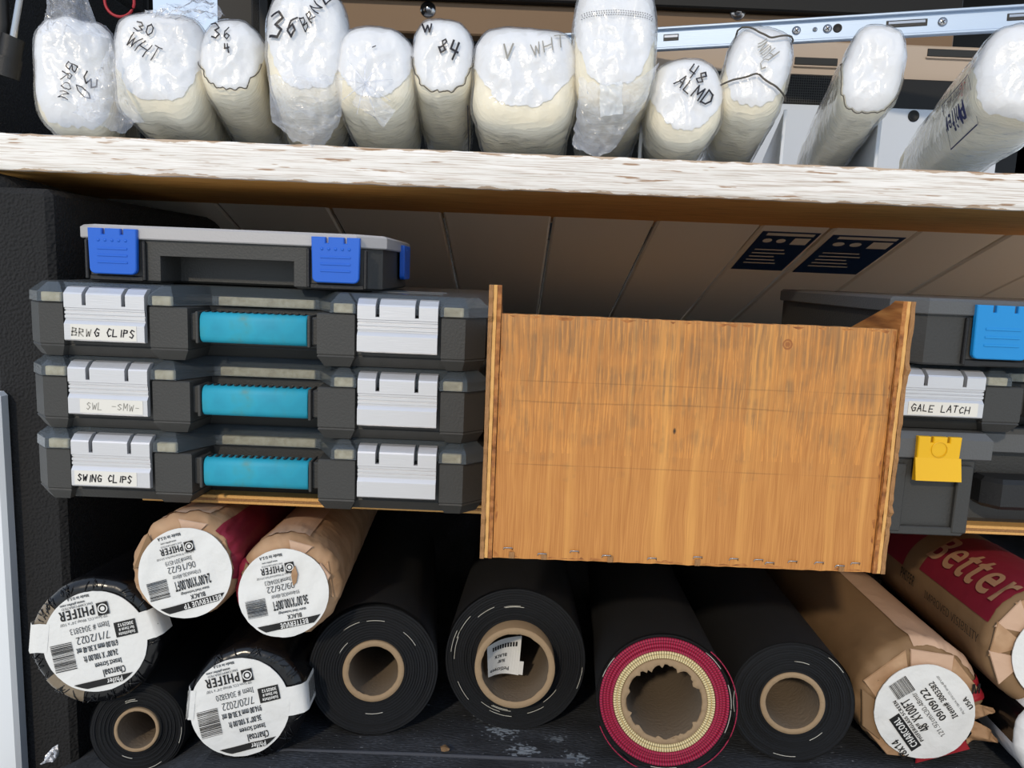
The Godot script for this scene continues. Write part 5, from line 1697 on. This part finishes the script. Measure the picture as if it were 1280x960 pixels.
# ------------------------------------------------------------------ behind the bags
func build_back_fittings() -> void:
	# brown beam under the roof
	var t := thing("roof_beam", "dark brown beam across the canopy behind the bags, with round studs", "beam")
	var g := Geo.new()
	slab(g, Vector3(-0.3565, 1.7055, -0.76), Vector3(0.80, 1.7634, -0.72), 0.003)
	part(g, "board", M.brown_beam, t)
	g = Geo.new()
	slab(g, Vector3(-0.3565, 1.7634, -0.80), Vector3(0.80, 1.8539, -0.70), 0.003)
	part(g, "upper_strip", M.black_paint, t)
	for p in [Vector3(-0.1847, 1.7476, -0.7200), Vector3(0.3922, 1.7653, -0.7200), Vector3(0.6224, 1.7894, -0.7200)]:
		g = Geo.new()
		g.xf = Transform3D(Basis(), p)
		g.lathe([[0.0, 0.010], [0.005, 0.010], [0.007, 0.006], [0.009, 0.004], [0.014, 0.003], [0.015, 0.0]], 20)
		part(g, "stud", M.chrome, t)
	# drawer rail
	var p0 := Vector3(0.0440, 1.6442, -0.5500)
	var p1 := Vector3(0.7621, 1.6601, -0.3600)
	var dir := (p1 - p0).normalized()
	var up := (Vector3.UP - dir * dir.y).normalized()
	var bas := Basis(dir, up, dir.cross(up))
	t = thing("drawer_rail", "bright metal drawer rail with slots and screws, above the right-hand bags", "rail", Transform3D(bas, p0))
	var L := p0.distance_to(p1)
	var rh := 0.035
	g = Geo.new()
	g.box(Vector3(L / 2, 0, 0), Vector3(L, rh, 0.006), 0.0012)
	g.box(Vector3(L / 2, rh / 2 - 0.002, 0.004), Vector3(L, 0.004, 0.010), 0.001)
	g.box(Vector3(L / 2, -rh / 2 + 0.002, 0.004), Vector3(L, 0.004, 0.010), 0.001)
	part(g, "channel", M.rail_metal, t)
	var inv := Transform3D(bas, p0).affine_inverse()
	for s in [[Vector3(0.2326, 1.6497, -0.5000), 0.012], [Vector3(0.5691, 1.6552, -0.4300), 0.028], [Vector3(0.7129, 1.6579, -0.3800), 0.020]]:
		var q: Vector3 = inv * (s[0] as Vector3)
		g = Geo.new()
		g.box(Vector3(q.x, 0.002, 0.0032), Vector3(s[1] * 2, 0.010, 0.0012), 0.0005)
		var sl := part(g, "slot", M.dark_plastic, t)
		g = Geo.new()
		g.box(Vector3(q.x, 0.0035, 0.0040), Vector3(s[1] * 1.8, 0.004, 0.0012), 0.0004)
		part(g, "slide_edge", M.chrome, sl)
	for s in [[Vector3(0.4200, 1.6566, -0.4700), 0.0065], [Vector3(0.4450, 1.6558, -0.4600), 0.0035], [Vector3(0.4634, 1.6577, -0.4600), 0.0065], [Vector3(0.6136, 1.6566, -0.4100), 0.0065]]:
		var q: Vector3 = inv * (s[0] as Vector3)
		g = Geo.new()
		g.xf = Transform3D(Basis(), Vector3(q.x, 0.001, 0.003))
		var k: float = s[1]
		g.lathe([[0.0, 0.0022], [k * 0.6, 0.0022], [k, 0.0008], [k, 0.0]], 20)
		var sc := part(g, "screw", M.chrome, t)
		g = Geo.new()
		g.xf = Transform3D(Basis(Vector3(0, 0, 1), 0.6), Vector3(q.x, 0.001, 0.0054))
		g.box(Vector3.ZERO, Vector3(k * 1.1, k * 0.22, 0.0006), 0.0001)
		g.box(Vector3.ZERO, Vector3(k * 0.22, k * 1.1, 0.0006), 0.0001)
		part(g, "cross_slot", M.dark_plastic, sc)
	g = Geo.new()
	var qh: Vector3 = inv * Vector3(0.4756, 1.6564, -0.4500)
	g.xf = Transform3D(Basis(), Vector3(qh.x, 0.001, 0.0032))
	g.lathe([[0.0, 0.0004], [0.0045, 0.0004], [0.0058, 0.0014], [0.0066, 0.0]], 20)
	part(g, "hole", M.rubber, t)
	# beige profile below the rail
	t = thing("slotted_profile", "beige slotted profile under the bright rail, behind the right-hand bags", "profile")
	g = Geo.new()
	var y0 := 1.6129
	var y1 := 1.6729
	slab(g, Vector3(0.16, y0, -0.60), Vector3(0.80, y1, -0.56), 0.003)
	part(g, "board", M.beige_profile, t)
	for s in [[Vector3(0.4889, 1.6396, -0.5600), 0.036], [Vector3(0.7217, 1.6613, -0.5600), 0.048]]:
		g = Geo.new()
		g.box(s[0] + Vector3(0, 0, 0.0004), Vector3(s[1] * 2, 0.012, 0.002), 0.0008)
		var sl := part(g, "slot", M.recess_plastic, t)
		g = Geo.new()
		g.box(s[0] + Vector3(0, -0.0085, 0.002), Vector3(s[1] * 2.1, 0.003, 0.004), 0.0008)
		part(g, "slot_lip", M.beige_profile, sl)
	# black grille
	t = thing("black_grille", "black perforated grille behind the right-hand bags", "grille")
	g = Geo.new()
	var gy0 := 1.5654
	var gy1 := 1.6137
	slab(g, Vector3(0.28, gy0, -0.55), Vector3(0.80, gy1, -0.545), 0.001)
	part(g, "backing", M.black_paint, t)
	g = Geo.new()
	var nx := 90
	for k in nx:
		var x := lerpf(0.285, 0.62, k / float(nx - 1))
		g.box(Vector3(x, (gy0 + gy1) / 2, -0.5435), Vector3(0.0012, gy1 - gy0, 0.0012), 0.0003)
	for k in 13:
		g.box(Vector3(0.45, lerpf(gy0, gy1, k / 12.0), -0.5430), Vector3(0.34, 0.0012, 0.0012), 0.0003)
	var gm := part(g, "wire", M.black_plastic, t)
	gm.set_meta("kind", "stuff")
	# white back panel and upright dividers
	t = thing("divider_tray", "white sheet-metal tray with upright dividers under the right-hand bags", "tray")
	g = Geo.new()
	slab(g, Vector3(0.24, 1.388, -0.545), Vector3(0.80, gy0, -0.54), 0.001)
	part(g, "back_sheet", M.bracket_paint, t)
	g = Geo.new()
	g.xf = Transform3D(Basis(), Vector3(0.6525, 1.5539, -0.5395))
	g.lathe([[0.0, 0.0008], [0.006, 0.0008], [0.0065, 0.0015], [0.0095, 0.0005], [0.0095, 0.0]], 20)
	part(g, "grommet", M.rubber, t)
	for d in [Vector3(0.2945, 1.4318, -0.1000), Vector3(0.4014, 1.4289, -0.1000), Vector3(0.1402, 1.4160, -0.1400)]:
		var o := Geo.new()
		var top := 1.462
		o.box(Vector3(0, (top - 1.388) / 2, -0.19), Vector3(0.0025, top - 1.388, 0.38), 0.0004)
		o.box(Vector3(0.0, (top - 1.388) / 2, 0.0), Vector3(0.004, top - 1.388, 0.003), 0.0006)
		var m := part(o, "divider", M.bracket_paint, t)
		m.transform = Transform3D(Basis(Vector3.UP, deg_to_rad(-14)), Vector3(d.x, 1.388, d.z))

# ------------------------------------------------------------------ odds and ends
func build_oddments() -> void:
	var t := thing("gas_strut", "chrome gas strut rod in a black socket, top left corner", "strut")
	var g := Geo.new()
	g.tube([Vector3(-0.5553, 1.5709, -0.1000), Vector3(-0.5724, 1.4999, -0.1000)], 0.0043, 16)
	part(g, "rod", M.chrome, t)
	g = Geo.new()
	g.tube([Vector3(-0.5703, 1.5067, -0.1000), Vector3(-0.5723, 1.5016, -0.1000), Vector3(-0.5768, 1.4844, -0.1000)], 0.0118, 18)
	g.tube([Vector3(-0.5768, 1.4844, -0.1000), Vector3(-0.5816, 1.4637, -0.1000)], 0.0135, 18)
	part(g, "socket", M.dark_plastic, t)
	g = Geo.new()
	g.tube([Vector3(-0.5804, 1.5492, -0.1000), Vector3(-0.5811, 1.5198, -0.1000), Vector3(-0.5861, 1.4943, -0.1000)], 0.006, 12)
	part(g, "cable", M.rubber, t)
	g = Geo.new()
	var pts := []
	for k in 17:
		var an := PI * (0.9 + 1.25 * k / 16.0)
		pts.append(Vector3(-0.4547, 1.5464, -0.1000) + Vector3(cos(an) * 0.013 + k * 0.0005, sin(an) * 0.014, 0))
	g.tube(pts, 0.0016, 8)
	solo(g, "cord_loop", M.red_cord, "small dark red cord loop hanging above the left bags", "cord")
	g = Geo.new()
	g.tube([Vector3(-0.5182, 0.9730, -0.0600), Vector3(-0.5094, 0.9555, -0.0500), Vector3(-0.5000, 0.9327, -0.0400), Vector3(-0.4898, 0.9103, -0.0300)], 0.0035, 10)
	solo(g, "bungee_cord", M.green_rod, "thin bright green cord beside the left wall under the organisers", "cord")
	g = Geo.new()
	pts = []
	for k in 15:
		var an := PI + PI * 1.2 * k / 14.0
		pts.append(Vector3(-0.5009, 0.9853, -0.0600) + Vector3(cos(an) * 0.014, sin(an) * 0.012, 0))
	g.tube(pts, 0.0045, 10)
	solo(g, "cable_loop", M.rubber, "black cable loop hanging under the bottom left organiser", "cable")
	# litter on the floor
	g = film_sheet([[Vector3(-0.005, 0.004, 0.006), Vector3(0, 0.010, 0.0), Vector3(0.004, 0.012, -0.004)], [Vector3(-0.004, 0.001, 0.008), Vector3(0.001, 0.006, 0.006), Vector3(0.006, 0.002, 0.0)], [Vector3(-0.006, 0, 0.012), Vector3(0.0, 0.001, 0.012), Vector3(0.005, 0, 0.008)]], 3, 0.006)
	var o := solo(g, "foil_scrap", M.aluminium, "crumpled silver foil scrap on the mat in the lower left corner", "litter")
	o.position = Vector3(-0.4619, 0.7520, 0.0671)
	g = film_sheet([[Vector3(-0.005, 0.0, -0.003), Vector3(0, 0.001, -0.005), Vector3(0.003, 0, -0.003)], [Vector3(-0.004, 0.001, 0.0), Vector3(0, 0.002, 0), Vector3(0.005, 0.001, 0.001)], [Vector3(-0.003, 0, 0.004), Vector3(0, 0.001, 0.006), Vector3(0.004, 0, 0.003)]], 5, 0.002)
	o = solo(g, "dry_leaf", M.kraft_dark, "tiny dry brown leaf on the mat in front of the largest roll", "leaf")
	o.position = Vector3(-0.0506, 0.8130, 0.1181)
